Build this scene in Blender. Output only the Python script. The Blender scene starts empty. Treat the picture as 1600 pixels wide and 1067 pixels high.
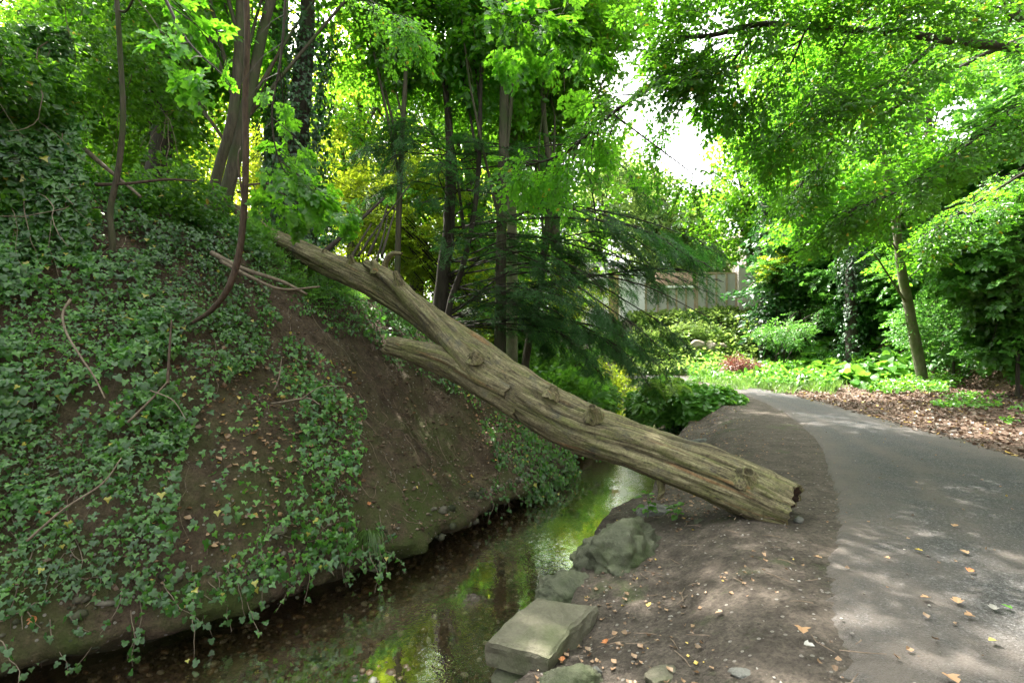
import bpy, math, time
import numpy as np
from mathutils import Vector, Matrix
R = math.radians
sc = bpy.context.scene
COL = sc.collection
T0 = time.time()
# ------------------------------------------------------------------ camera, world, sun, exposure
F = 800.0; CZ = 1.6; CY = 533.5
cam = bpy.data.objects.new('camera', bpy.data.cameras.new('camera'))
COL.objects.link(cam); sc.camera = cam
cam.data.lens = 18; cam.data.sensor_width = 36; cam.data.clip_end = 2000; cam.data.clip_start = 0.02
cam.location = (0, 0, CZ); cam.rotation_euler = (R(90), 0, 0)

SUN_AZ, SUN_EL = R(-36), R(56)          # azimuth from +y towards +x
wd = bpy.data.worlds.new('World'); sc.world = wd; wd.use_nodes = True
nt = wd.node_tree
sky = nt.nodes.new('ShaderNodeTexSky'); sky.sky_type = 'NISHITA'; sky.sun_disc = False
sky.sun_elevation = SUN_EL; sky.sun_rotation = SUN_AZ; sky.dust_density = 6.0; sky.air_density = 1.0; sky.ozone_density = 0.0
veil = nt.nodes.new('ShaderNodeHueSaturation'); veil.inputs['Saturation'].default_value = 0.15; veil.inputs['Value'].default_value = 1.25   # thin white veil over the blue
nt.links.new(sky.outputs[0], veil.inputs['Color']); nt.links.new(veil.outputs[0], nt.nodes['Background'].inputs[0])
nt.nodes['Background'].inputs[1].default_value = 0.15
sd = bpy.data.lights.new('sun', 'SUN'); sd.energy = 5.0; sd.angle = R(0.5); sd.color = (1, 0.94, 0.84)
so = bpy.data.objects.new('sun', sd); COL.objects.link(so)
sv = Vector((math.sin(SUN_AZ) * math.cos(SUN_EL), math.cos(SUN_AZ) * math.cos(SUN_EL), math.sin(SUN_EL)))
so.rotation_euler = sv.to_track_quat('Z', 'Y').to_euler(); so.location = sv * 60
vs = sc.view_settings; vs.view_transform = 'Standard'; vs.look = 'None'; vs.gamma = 1; vs.exposure = 2.6
vs.use_curve_mapping = False
cy = sc.cycles
cy.max_bounces = 8; cy.diffuse_bounces = 4; cy.glossy_bounces = 3; cy.transmission_bounces = 6; cy.transparent_max_bounces = 8
cy.caustics_reflective = False; cy.caustics_refractive = False; cy.sample_clamp_indirect = 6.0
cy.use_denoising = True

# ------------------------------------------------------------------ numpy helpers
rng = np.random.default_rng(11)
def hsh(ix, iy, iz):
    n = (ix.astype(np.int64) * 73856093) ^ (iy.astype(np.int64) * 19349663) ^ (iz.astype(np.int64) * 83492791)
    n = (n ^ (n >> 13)) * 1274126177 & 0x7fffffff
    n = (n ^ (n >> 16)) * 668265263 & 0x7fffffff
    return (n & 0xffff) / 65535.0
def vnoise(x, y, z=0.0):
    x, y, z = np.broadcast_arrays(np.asarray(x, float), np.asarray(y, float), np.asarray(z, float))
    ix, iy, iz = np.floor(x), np.floor(y), np.floor(z)
    fx, fy, fz = x - ix, y - iy, z - iz
    fx, fy, fz = [f * f * (3 - 2 * f) for f in (fx, fy, fz)]
    r = 0
    for dx in (0, 1):
        for dy in (0, 1):
            for dz in (0, 1):
                w = (fx if dx else 1 - fx) * (fy if dy else 1 - fy) * (fz if dz else 1 - fz)
                r = r + w * hsh(ix + dx, iy + dy, iz + dz)
    return r * 2 - 1
def fbm(x, y, z=0.0, o=4, g=0.5):
    r = 0; a = 1
    for k in range(o):
        r = r + a * vnoise(np.asarray(x) * 2**k + 13.7 * k, np.asarray(y) * 2**k + 7.1 * k, np.asarray(z) * 2**k + 3.3 * k); a *= g
    return r
def sstep(a, b, x):
    t = np.clip((np.asarray(x, float) - a) / (b - a), 0, 1); return t * t * (3 - 2 * t)
def at(px, py, d):
    return np.array([(px - 800) / F * d, d, CZ - (py - CY) / F * d])
def proj(P):
    P = np.asarray(P, float); y = np.maximum(P[..., 1], 1e-3)
    return 800 + P[..., 0] / y * F, CY - (P[..., 2] - CZ) / y * F
def inpoly(px, py, poly):
    poly = np.asarray(poly, float); r = np.zeros(px.shape, bool); n = len(poly); j = n - 1
    for i in range(n):
        xi, yi = poly[i]; xj, yj = poly[j]
        c = ((yi > py) != (yj > py)) & (px < (xj - xi) * (py - yi) / ((yj - yi) + 1e-12) + xi)
        r ^= c; j = i
    return r
def catmull(P, n):
    P = np.asarray(P, float); m = len(P); Q = np.vstack([2 * P[0] - P[1], P, 2 * P[-1] - P[-2]])
    t = np.linspace(0, m - 1 - 1e-9, n); i = t.astype(int); f = (t - i)[:, None]
    a, b, c, d = Q[i], Q[i + 1], Q[i + 2], Q[i + 3]
    return 0.5 * (2 * b + (c - a) * f + (2 * a - 5 * b + 4 * c - d) * f**2 + (3 * b - a - 3 * c + d) * f**3)

# ------------------------------------------------------------------ mesh / object helpers
NTRI = [0]
def mkmesh(name, V, Fs, mats, midx=None, smooth=False):
    """Fs: list of int arrays (n,k); midx: material index per array (or per-face array)"""
    me = bpy.data.meshes.new(name)
    V = np.asarray(V, np.float32); Fs = [np.asarray(f, np.int32) for f in Fs if len(f)]
    me.vertices.add(len(V)); me.vertices.foreach_set('co', V.ravel())
    tot = np.concatenate([np.full(len(f), f.shape[1], np.int32) for f in Fs])
    vi = np.concatenate([f.ravel() for f in Fs])
    me.loops.add(len(vi)); me.loops.foreach_set('vertex_index', vi)
    me.polygons.add(len(tot))
    st = np.concatenate([[0], np.cumsum(tot)[:-1]]).astype(np.int32)
    me.polygons.foreach_set('loop_start', st); me.polygons.foreach_set('loop_total', tot)
    for m in (mats if isinstance(mats, (list, tuple)) else [mats]): me.materials.append(m)
    if midx is not None:
        mi = np.concatenate([np.full(len(f), k, np.int32) if np.isscalar(k) else k for f, k in zip(Fs, midx)])
        me.polygons.foreach_set('material_index', mi)
    me.polygons.foreach_set('use_smooth', np.full(len(tot), smooth))
    me.update(calc_edges=True)
    NTRI[0] += int((tot - 2).sum())
    return me
def link(name, me, parent=None, **kw):
    o = bpy.data.objects.new(name, me); COL.objects.link(o)
    if parent is not None: o.parent = parent
    for k, v in kw.items(): o[k] = v
    return o
def thing(name, label, cat, loc=(0, 0, 0), group=None):
    o = bpy.data.objects.new(name, None); COL.objects.link(o); o.location = [float(v) for v in loc]
    o['label'] = label; o['category'] = cat
    if group: o['group'] = group
    o.empty_display_size = 0.1
    return o
def part(name, me, root, **kw):
    """mesh in world coords parented to an empty that only translates"""
    o = link(name, me, root, **kw); o.matrix_parent_inverse = Matrix.Translation(-Vector(root.location)); return o
def norm(v):
    v = np.asarray(v, float); return v / np.maximum(np.linalg.norm(v, axis=-1, keepdims=True), 1e-9)
def frames(d, up):
    """columns x,y,z ; y along d, z near up"""
    y = norm(d); x = norm(np.cross(y, up)); z = np.cross(x, y)
    return np.stack([x, y, z], -1)
def inst(tv, tfs, M, T):
    """instance template verts with matrices M (N,3,3) and T (N,3)"""
    n = len(tv); N = len(T)
    V = (np.einsum('nij,kj->nki', M, tv) + T[:, None, :]).reshape(-1, 3)
    off = (np.arange(N) * n)[:, None, None]
    return V, [(f[None] + off).reshape(-1, f.shape[1]) for f in tfs]
def merge(parts):
    Vs = []; tri = []; quad = []; o = 0
    for V, Fs in parts:
        Vs.append(V)
        for f in Fs:
            f = np.asarray(f)
            if len(f) == 0: continue
            (tri if f.shape[1] == 3 else quad).append(f + o)
        o += len(V)
    out = []
    if tri: out.append(np.concatenate(tri))
    if quad: out.append(np.concatenate(quad))
    return np.concatenate(Vs), out
def tube(P, r, seg=8, n=None, cap=True, rough=0.0, rf=6.0, seed=0):
    P = np.asarray(P, float); r = np.broadcast_to(np.asarray(r, float), (len(P),)).astype(float)
    if n:
        r = np.interp(np.linspace(0, len(P) - 1, n), np.arange(len(P)), r); P = catmull(P, n)
    m = len(P); tg = norm(np.gradient(P, axis=0))
    up = np.array([0, 0, 1.0]) if abs(tg[0][2]) < .8 else np.array([0, 1.0, 0])
    nx = np.zeros_like(P); c = norm(np.cross(tg[0], up))
    for i in range(m):
        c = norm(c - tg[i] * np.dot(c, tg[i])); nx[i] = c
    ny = np.cross(tg, nx)
    th = np.linspace(0, 2 * np.pi, seg, endpoint=False)
    rr = r[:, None] * np.ones(seg)
    if rough:
        L = np.cumsum(np.r_[0, np.linalg.norm(np.diff(P, axis=0), axis=1)])
        rr = rr * (1 + rough * fbm(L[:, None] * rf * .35 + seed, np.cos(th)[None] * 1.5 + 9, np.sin(th)[None] * 1.5, 3))
    V = P[:, None] + rr[..., None] * (np.cos(th)[None, :, None] * nx[:, None] + np.sin(th)[None, :, None] * ny[:, None])
    V = V.reshape(-1, 3)
    i, j = np.meshgrid(np.arange(m - 1), np.arange(seg), indexing='ij'); j2 = (j + 1) % seg
    Fq = np.stack([i * seg + j, i * seg + j2, (i + 1) * seg + j2, (i + 1) * seg + j], -1).reshape(-1, 4)
    Fs = [Fq]
    if cap:
        V = np.vstack([V, P[0], P[-1]]); a = np.arange(seg); b = (a + 1) % seg
        Fs.append(np.concatenate([np.stack([b, a, np.full(seg, m * seg)], -1),
                                  np.stack([(m - 1) * seg + a, (m - 1) * seg + b, np.full(seg, m * seg + 1)], -1)]))
    return V, Fs
def grid_faces(nu, nv):
    i, j = np.meshgrid(np.arange(nu - 1), np.arange(nv - 1), indexing='ij')
    return np.stack([i * nv + j, (i + 1) * nv + j, (i + 1) * nv + j + 1, i * nv + j + 1], -1).reshape(-1, 4)

# ------------------------------------------------------------------ materials
class NT:
    def __init__(s, name):
        s.m = bpy.data.materials.new(name); s.m.use_nodes = True; s.t = s.m.node_tree; s.t.nodes.clear()
        s.out = s.t.nodes.new('ShaderNodeOutputMaterial')
    def n(s, typ, **kw):
        nd = s.t.nodes.new('ShaderNode' + typ)
        for k, v in kw.items():
            if k.startswith('i_'):
                key = k[2:].replace('_', ' '); nd.inputs[int(key) if key.isdigit() else key].default_value = v
            else: setattr(nd, k, v)
        return nd
    def l(s, a, b): s.t.links.new(a, b)
    def tex(s, vec, scale, detail=5, rough=.6, kind='Noise', distortion=None, **kw):
        nd = s.n('Tex' + kind, **kw); nd.inputs['Scale'].default_value = scale
        if distortion: nd.inputs['Distortion'].default_value = distortion
        if kind == 'Noise': nd.inputs['Detail'].default_value = detail; nd.inputs['Roughness'].default_value = rough
        if vec is not None: s.l(vec, nd.inputs['Vector'])
        return nd
    def coord(s, scale=(1, 1, 1), kind='Object', attr=None):
        if attr: c = s.n('Attribute', attribute_name=attr).outputs['Vector']
        else: c = s.n('TexCoord').outputs[kind]
        if scale == (1, 1, 1): return c
        mp = s.n('Mapping'); mp.inputs['Scale'].default_value = scale; s.l(c, mp.inputs[0]); return mp.outputs[0]
    def ramp(s, fac, stops, interp='LINEAR'):
        nd = s.n('ValToRGB'); cr = nd.color_ramp; cr.interpolation = interp
        while len(cr.elements) < len(stops): cr.elements.new(0.5)
        for e, (p, c) in zip(cr.elements, stops):
            e.position = p; e.color = (*c, 1) if not np.isscalar(c) else (c, c, c, 1)
        s.l(fac, nd.inputs[0]); return nd.outputs[0]
    def mix(s, fac, a, b, blend='MIX'):
        nd = s.n('Mix', data_type='RGBA', blend_type=blend)
        for v, k in ((fac, 0), (a, 6), (b, 7)):
            if isinstance(v, bpy.types.NodeSocket): s.l(v, nd.inputs[k])
            elif k == 0: nd.inputs[0].default_value = v
            else: nd.inputs[k].default_value = (*v, 1)
        return nd.outputs[2]
    def math(s, op, a, b=0.0, c=None):
        nd = s.n('Math', operation=op)
        for k, v in enumerate((a, b) if c is None else (a, b, c)):
            if isinstance(v, bpy.types.NodeSocket): s.l(v, nd.inputs[k])
            else: nd.inputs[k].default_value = v
        return nd.outputs[0]
    def bump(s, h, strength, dist, prev=None):
        nd = s.n('Bump'); nd.inputs['Strength'].default_value = strength; nd.inputs['Distance'].default_value = dist
        s.l(h, nd.inputs['Height'])
        if prev is not None: s.l(prev, nd.inputs['Normal'])
        return nd.outputs[0]
    def pbr(s, col, rough=.8, normal=None, spec=.3, metal=0.0):
        p = s.n('BsdfPrincipled')
        for v, k in ((col, 'Base Color'), (rough, 'Roughness'), (spec, 'Specular IOR Level'), (metal, 'Metallic')):
            if isinstance(v, bpy.types.NodeSocket): s.l(v, p.inputs[k])
            elif k == 'Base Color': p.inputs[k].default_value = (*v, 1)
            else: p.inputs[k].default_value = v
        if normal is not None: s.l(normal, p.inputs['Normal'])
        s.l(p.outputs[0], s.out.inputs[0]); return s.m

def leaf_mat(name, c1, c2, tr, trans=.45, gloss=.06, rough=.38, rare=None, rarep=.02):
    s = NT(name); g = s.n('NewGeometry')
    col = s.ramp(g.outputs['Random Per Island'], [(0, c1), (.5, tuple((a + b) / 2 for a, b in zip(c1, c2))), (1, c2)])
    nz = s.tex(s.coord(), .55, 2); tint = s.ramp(nz.outputs['Fac'], [(.35, .72), (.65, 1.25)])
    col = s.mix(1.0, col, tint, 'MULTIPLY')
    tcol = s.mix(1.0, s.mix(.35, tr, col), tint, 'MULTIPLY')
    if rare:
        w = s.n('TexWhiteNoise', noise_dimensions='1D'); s.l(g.outputs['Random Per Island'], w.inputs['W'])
        f = s.math('LESS_THAN', w.outputs[0], rarep); col = s.mix(f, col, rare); tcol = s.mix(f, tcol, rare)
    d = s.n('BsdfDiffuse'); s.l(col, d.inputs[0]); t = s.n('BsdfTranslucent'); s.l(tcol, t.inputs[0])
    m = s.n('MixShader'); m.inputs[0].default_value = trans; s.l(d.outputs[0], m.inputs[1]); s.l(t.outputs[0], m.inputs[2])
    gl = s.n('BsdfGlossy'); gl.inputs['Roughness'].default_value = rough; gl.inputs['Color'].default_value = (.9, .95, .9, 1)
    m2 = s.n('MixShader'); m2.inputs[0].default_value = gloss; s.l(m.outputs[0], m2.inputs[1]); s.l(gl.outputs[0], m2.inputs[2])
    s.l(m2.outputs[0], s.out.inputs[0]); return s.m
def bark_mat(name, c1, c2, moss=None, scale=6.0, attr=None, stretch=(4, 4, .6), bump=.02):
    s = NT(name); v = s.coord(stretch, attr=attr)
    n1 = s.tex(v, scale, 8, .65); n2 = s.tex(s.coord((1, 1, 1), attr=attr), 1.7, 4)
    col = s.ramp(n1.outputs['Fac'], [(.3, c1), (.7, c2)])
    if moss: col = s.mix(s.ramp(n2.outputs['Fac'], [(.45, 0.0), (.62, .85)]), col, moss)
    b = s.bump(n1.outputs['Fac'], .9, bump)
    return s.pbr(col, .85, b)

M = {}
M['beech'] = leaf_mat('beech_leaf', (.035, .12, .012), (.07, .19, .018), (.22, .58, .02), .58, .03, rare=(.45, .38, .03), rarep=.01)
M['maple'] = leaf_mat('sycamore_leaf', (.04, .14, .015), (.075, .21, .02), (.24, .62, .02), .58, .03)
M['mid'] = leaf_mat('woodland_leaf', (.035, .11, .012), (.07, .18, .016), (.24, .56, .02), .55, .03, rare=(.4, .3, .04), rarep=.006)
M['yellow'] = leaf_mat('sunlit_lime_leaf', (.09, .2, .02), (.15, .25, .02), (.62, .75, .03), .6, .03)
M['pale'] = leaf_mat('pale_leaf', (.09, .16, .04), (.14, .22, .05), (.38, .55, .1), .5, .03)
M['ivy'] = leaf_mat('ivy_leaf', (.008, .050, .010), (.075, .20, .02), (.14, .46, .02), .36, .045, .4, rare=(.32, .3, .04), rarep=.012)
M['ivy_slope'] = leaf_mat('lit_slope_ivy_leaf', (.035, .12, .022), (.085, .21, .035), (.18, .46, .05), .42, .035, .4)  # lighter copy of the ivy leaf, daylight on the slope put into its colour
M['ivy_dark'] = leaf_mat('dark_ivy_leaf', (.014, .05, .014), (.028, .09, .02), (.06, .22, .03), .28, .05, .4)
M['yew'] = leaf_mat('yew_needle', (.018, .075, .018), (.042, .125, .026), (.10, .36, .04), .42, .03, .45)
M['herb'] = leaf_mat('herb_leaf', (.05, .16, .02), (.10, .25, .03), (.24, .54, .04), .45, .04)
M['grass'] = leaf_mat('grass_blade', (.06, .14, .02), (.12, .22, .04), (.22, .4, .06), .4, .05)
M['fern'] = leaf_mat('fern_leaf', (.10, .2, .03), (.16, .26, .04), (.3, .5, .05), .45, .04)
M['redtwig'] = leaf_mat('red_brown_leaf', (.16, .05, .04), (.24, .09, .06), (.3, .1, .06), .3, .04)
M['dead'] = leaf_mat('dead_leaf', (.09, .05, .03), (.30, .18, .10), (.3, .15, .05), .12, .05, .5, rare=(.42, .3, .06), rarep=.06)
M['dead_dark'] = leaf_mat('brown_litter_leaf', (.045, .028, .02), (.15, .095, .065), (.16, .09, .05), .1, .04, .5, rare=(.38, .26, .06), rarep=.04)
M['dead_tan'] = leaf_mat('tan_dead_leaf', (.30, .17, .09), (.38, .23, .12), (.4, .25, .1), .12, .05, .5)
M['dead_orange'] = leaf_mat('orange_dead_leaf', (.38, .14, .05), (.42, .17, .06), (.5, .2, .05), .15, .05, .5)
M['dead_yellow'] = leaf_mat('yellow_dead_leaf', (.5, .36, .06), (.55, .4, .08), (.6, .5, .08), .2, .05, .5)
M['dead_grey'] = leaf_mat('grey_dead_leaf', (.2, .19, .17), (.26, .24, .21), (.2, .18, .15), .08, .05, .5)
M['bark'] = bark_mat('grey_brown_bark', (.03, .025, .018), (.10, .085, .06), (.045, .06, .022))
M['bark_dark'] = bark_mat('dark_bark', (.018, .014, .011), (.055, .045, .035))
M['bark_light'] = bark_mat('pale_grey_green_bark', (.09, .085, .055), (.20, .19, .13), (.10, .13, .05), 4, stretch=(3, 3, 1.4))
M['bark_red'] = bark_mat('red_brown_bark', (.03, .02, .015), (.10, .068, .048), None, 9)
M['twig'] = bark_mat('twig_bark', (.07, .05, .035), (.2, .15, .11), None, 20, stretch=(1, 1, 1), bump=.003)
M['twig_pale'] = bark_mat('pale_dead_wood', (.07, .055, .04), (.22, .175, .13), None, 16, stretch=(1, 1, 1), bump=.004)

def soil_mat(name, a, b, moss=None, mossr=(.52, .66), leafy=None, stone=True, zmoss=None):
    s = NT(name); v = s.coord()
    n1 = s.tex(v, 3.0, 8, .65); n2 = s.tex(v, 38, 6, .7); n3 = s.tex(v, .8, 4)
    col = s.ramp(n1.outputs['Fac'], [(.3, a), (.7, b)])
    col = s.mix(.8, col, s.ramp(n2.outputs['Fac'], [(.3, .35), (.7, 1.5)]), 'MULTIPLY')
    n4 = s.tex(v, 9, 5, .7); col = s.mix(.6, col, s.ramp(n4.outputs['Fac'], [(.36, .55), (.64, 1.4)]), 'MULTIPLY')
    if moss:
        f = s.ramp(s.tex(v, 1.3, 7, .7).outputs['Fac'], [(mossr[0], 0.0), (mossr[1], .85)])
        if zmoss:
            sp = s.n('SeparateXYZ'); s.l(s.n('NewGeometry').outputs['Position'], sp.inputs[0])
            mr = s.n('MapRange'); mr.inputs[1].default_value = zmoss[0]; mr.inputs[2].default_value = zmoss[1]
            s.l(sp.outputs[2], mr.inputs[0]); f = s.math('MULTIPLY', f, mr.outputs[0])
        col = s.mix(f, col, moss)
    h = n2.outputs['Fac']
    if stone:
        vo = s.tex(v, 26, kind='Voronoi'); w = s.n('TexWhiteNoise', noise_dimensions='3D'); s.l(vo.outputs['Position'], w.inputs['Vector'])
        f = s.math('MULTIPLY', s.math('LESS_THAN', vo.outputs['Distance'], .3), s.math('GREATER_THAN', w.outputs[0], .9))
        col = s.mix(f, col, s.mix(s.ramp(w.outputs[0], [(.8, 0.0), (1, 1.0)]), (.13, .115, .10), (.2, .185, .165)))
        h = s.math('ADD', h, s.math('MULTIPLY', f, .6))
    bb = s.bump(h, 1.0, .03, s.bump(n1.outputs['Fac'], .9, .09))
    return s.pbr(col, .92, bb, .2)
M['dirt'] = soil_mat('trodden_dirt', (.048, .039, .031), (.105, .087, .071), (.05, .07, .022), (.56, .7))
M['bank'] = soil_mat('bare_bank_earth', (.045, .031, .020), (.10, .074, .050), (.04, .058, .012), (.42, .6), zmoss=(1.9, -.3))
M['clod'] = None
M['litter'] = soil_mat('leaf_litter_soil', (.075, .047, .033), (.14, .095, .07), None)

s = NT('asphalt'); v = s.coord()
vc = s.tex(v, 75, kind='Voronoi'); cc = s.n('TexWhiteNoise', noise_dimensions='3D'); s.l(vc.outputs['Position'], cc.inputs['Vector'])
fine = s.tex(v, 120, 4, .75); med = s.tex(v, 2.2, 6, .6); vo = s.tex(v, 110, kind='Voronoi')
col = s.ramp(fine.outputs['Fac'], [(.3, (.02, .0205, .021)), (.52, (.045, .045, .045)), (.72, (.125, .122, .118))])
col = s.mix(.75, col, s.ramp(cc.outputs[0], [(0, .35), (.6, .9), (.9, 1.5), (1, 2.6)]), 'MULTIPLY')
at_n = s.n('Attribute', attribute_name='edge').outputs['Fac']
dirtf = s.math('ADD', s.ramp(med.outputs['Fac'], [(.42, 0.0), (.68, .5)]), s.math('MULTIPLY', at_n, s.ramp(s.tex(v, 9, 6, .7).outputs['Fac'], [(.3, .35), (.6, 1.0)])))
col = s.mix(s.math('MINIMUM', dirtf, .95), col, s.mix(.2, (.068, .053, .042), s.ramp(fine.outputs['Fac'], [(.3, .04), (.7, .2)])))
M['asphalt'] = s.pbr(col, .85, s.bump(vo.outputs['Distance'], .9, .006, s.bump(med.outputs['Fac'], .3, .02)), .3)

s = NT('stream_bed_gravel'); v = s.coord()
vo = s.tex(v, 22, kind='Voronoi'); col = s.ramp(s.tex(v, 30, 3).outputs['Fac'], [(.3, (.035, .026, .017)), (.7, (.15, .105, .06))])
M['bed'] = s.pbr(col, .6, s.bump(vo.outputs['Distance'], 1, .02), .4)

def rock_mat(name, a, b, moss, mr=(.45, .62), sc_=3.0):
    s = NT(name); v = s.coord()
    n1 = s.tex(v, sc_, 9, .68, distortion=.6); n2 = s.tex(v, 45, 5, .7); n3 = s.tex(v, 2.1, 5)
    col = s.ramp(n1.outputs['Fac'], [(.28, a), (.72, b)])
    col = s.mix(.5, col, s.ramp(n2.outputs['Fac'], [(.3, .6), (.7, 1.25)]), 'MULTIPLY')
    col = s.mix(s.ramp(n3.outputs['Fac'], [(mr[0], 0.0), (mr[1], .8)]), col, moss)
    return s.pbr(col, .85, s.bump(n2.outputs['Fac'], .8, .012, s.bump(n1.outputs['Fac'], 1.0, .06)), .3)
M['rock'] = rock_mat('mossy_grey_green_rock', (.035, .04, .024), (.115, .12, .08), (.035, .052, .014), (.45, .65))
M['rock_grey'] = rock_mat('pale_grey_rock', (.07, .07, .062), (.17, .17, .155), (.09, .11, .05), (.55, .75))
M['slab'] = rock_mat('worn_sandstone', (.07, .066, .045), (.15, .14, .10), (.06, .075, .028), (.48, .7), 2.5)
M['slab_moss'] = rock_mat('mossy_sandstone', (.06, .062, .042), (.12, .12, .08), (.034, .055, .012), (.38, .6), 1.5)
M['block'] = rock_mat('pale_pink_stone', (.25, .2, .16), (.4, .34, .28), (.2, .2, .12), (.6, .8), 1.5)

# log wood: attribute 'lc' = (length, radial x, radial y)
s = NT('weathered_mossy_wood'); v = s.coord((1, 14, 14), attr='lc'); v2 = s.coord((.9, 4.5, 4.5), attr='lc'); v3 = s.coord((1, 1, 1), attr='lc')
g1 = s.tex(v, 3.2, 9, .68, distortion=.25); g2 = s.tex(v2, 2.2, 7, .65, distortion=.8); g3 = s.tex(v3, 5, 6, .6); g4 = s.tex(v, .7, 4, .5, distortion=.8)
col = s.ramp(g1.outputs['Fac'], [(.30, (.020, .017, .012)), (.42, (.075, .062, .036)), (.58, (.15, .13, .076)), (.78, (.29, .26, .165))])
col = s.mix(s.ramp(g2.outputs['Fac'], [(.46, 0.0), (.64, .7)]), col, (.085, .095, .028))
col = s.mix(s.ramp(g3.outputs['Fac'], [(.56, 0.0), (.70, .75)]), col, (.055, .053, .048))
col = s.mix(s.ramp(g4.outputs['Fac'], [(.60, 0.0), (.68, .8)]), col, (.15, .085, .04))
col = s.mix(s.ramp(g4.outputs['Fac'], [(.30, .85), (.37, 0.0)]), col, (.025, .02, .015))
g5 = s.tex(v3, 34, 6, .75); col = s.mix(.8, col, s.ramp(g5.outputs['Fac'], [(.34, .45), (.5, 1.0), (.68, 1.35)]), 'MULTIPLY')
g6 = s.tex(s.coord((1.5, 5, 5), attr='lc'), 6, 5, .7); col = s.mix(s.ramp(g6.outputs['Fac'], [(.34, .85), (.41, 0.0)]), col, (.03, .026, .02))
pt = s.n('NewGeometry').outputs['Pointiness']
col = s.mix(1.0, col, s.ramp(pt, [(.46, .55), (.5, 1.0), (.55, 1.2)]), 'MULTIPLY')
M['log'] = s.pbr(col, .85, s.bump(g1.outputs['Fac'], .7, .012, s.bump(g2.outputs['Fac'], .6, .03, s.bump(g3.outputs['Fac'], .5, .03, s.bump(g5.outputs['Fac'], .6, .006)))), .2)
M['rotten'] = bark_mat('rotten_dark_wood', (.012, .008, .006), (.06, .035, .02), None, 12, stretch=(1, 1, 1))

s = NT('stream_water'); v = s.coord((1, 1, 1))
w1 = s.tex(v, 9, 3, .5, distortion=.6); w2 = s.tex(v, 30, 2, .5)
mask = s.ramp(s.tex(v, .55, 2).outputs['Fac'], [(.42, .08), (.6, 1.0)])
hgt = s.math('MULTIPLY', s.math('ADD', w1.outputs['Fac'], s.math('MULTIPLY', w2.outputs['Fac'], .35)), mask)
nrm = s.bump(hgt, .22, .02)
fr = s.n('Fresnel'); fr.inputs[0].default_value = 1.33; s.l(nrm, fr.inputs[1])
tb = s.n('BsdfTransparent'); tb.inputs[0].default_value = (.9, .86, .75, 1)
gb = s.n('BsdfGlossy'); gb.inputs['Roughness'].default_value = .02; s.l(nrm, gb.inputs['Normal'])
mx = s.n('MixShader'); s.l(s.math('MULTIPLY_ADD', fr.outputs[0], .75, .0), mx.inputs[0]); s.l(tb.outputs[0], mx.inputs[1]); s.l(gb.outputs[0], mx.inputs[2]); s.l(mx.outputs[0], s.out.inputs[0])
M['water'] = s.m

def plain(name, a, b, scale=3, rough=.8, stretch=(1, 1, 1), bump=.004):
    s = NT(name); n = s.tex(s.coord(stretch), scale, 7, .65)
    return s.pbr(s.ramp(n.outputs['Fac'], [(.3, a), (.7, b)]), rough, s.bump(n.outputs['Fac'], .5, bump))
M['panel'] = plain('weathered_grey_board', (.26, .25, .235), (.40, .385, .36), 1.2, stretch=(1, 1, .4))
M['panel_end'] = plain('pale_render', (.36, .32, .29), (.46, .42, .38), 1.4)
M['timber'] = plain('tan_timber', (.24, .18, .12), (.34, .26, .18), 4)
M['whitepost'] = plain('white_painted_post', (.70, .69, .68), (.82, .81, .8), 2)
M['ochre'] = plain('ochre_render', (.26, .2, .1), (.4, .31, .15), 2)
M['palewall'] = plain('pale_lilac_sheet', (.55, .53, .56), (.66, .64, .66), 1.5, stretch=(3, 1, .5))
M['brick'] = plain('pinkish_brick', (.36, .24, .19), (.46, .32, .26), 6)

# ------------------------------------------------------------------ terrain function
EA = np.array([.626, .78]); EB = np.array([-.78, .626])
def ab(x, y): return x * EA[0] + y * EA[1], x * EB[0] + y * EB[1]
def xy(a, b): return a * EA[0] + b * EB[0], a * EA[1] + b * EB[1]
LB = np.array([(-14, -8), (-9, -2), (-6, 1.2), (-3.9, 3.25), (-3.1, 3.8), (-2.6, 4.2), (-1.94, 4.8), (-1.5, 5.15), (-1.05, 5.75), (-.5, 6.7), (0, 7.5), (.7, 8.8), (1.15, 10), (1.65, 11.4), (2.4, 13.6), (3.1, 17), (3.5, 24), (3.2, 34), (3, 60), (3, 100)], float)
RB = np.array([(-7, -10), (-3.0, -2), (-1.5, .8), (-.3, 2.5), (.22, 3.4), (.62, 4.3), (1.1, 5.9), (2.15, 7.4), (2.75, 9.0), (3.3, 10.6), (4.2, 12.2), (4.75, 14), (4.9, 18), (4.8, 24), (4.3, 34), (4.2, 60), (4.2, 100)], float)
def curve_ab(P):
    C = catmull(P, 600); a, b = ab(C[:, 0], C[:, 1]); o = np.argsort(a); return a[o], b[o]
LA, LBb = curve_ab(LB); RA, RBb = curve_ab(RB)
def bL(a): return np.interp(a, LA, LBb) + .08 * vnoise(np.asarray(a) * 1.3, 4.2) + .03 * vnoise(np.asarray(a) * 5, 1.2)
def bR(a): return np.interp(a, RA, RBb) + .07 * vnoise(np.asarray(a) * 1.1, 9.2) + .03 * vnoise(np.asarray(a) * 4, 6.2)
PL = np.array([(1.30, -6), (1.42, 0), (1.44, 2.4), (2.15, 3.6), (2.75, 4.5), (3.3, 5.3), (3.85, 6.3), (4.65, 7.8), (5.5, 9.8), (6.2, 12), (7.0, 15.5), (7.35, 18.5), (7.1, 20.5), (6.2, 22), (4.5, 23), (2, 23.8), (-2, 25), (-8, 27)], float)
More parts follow.
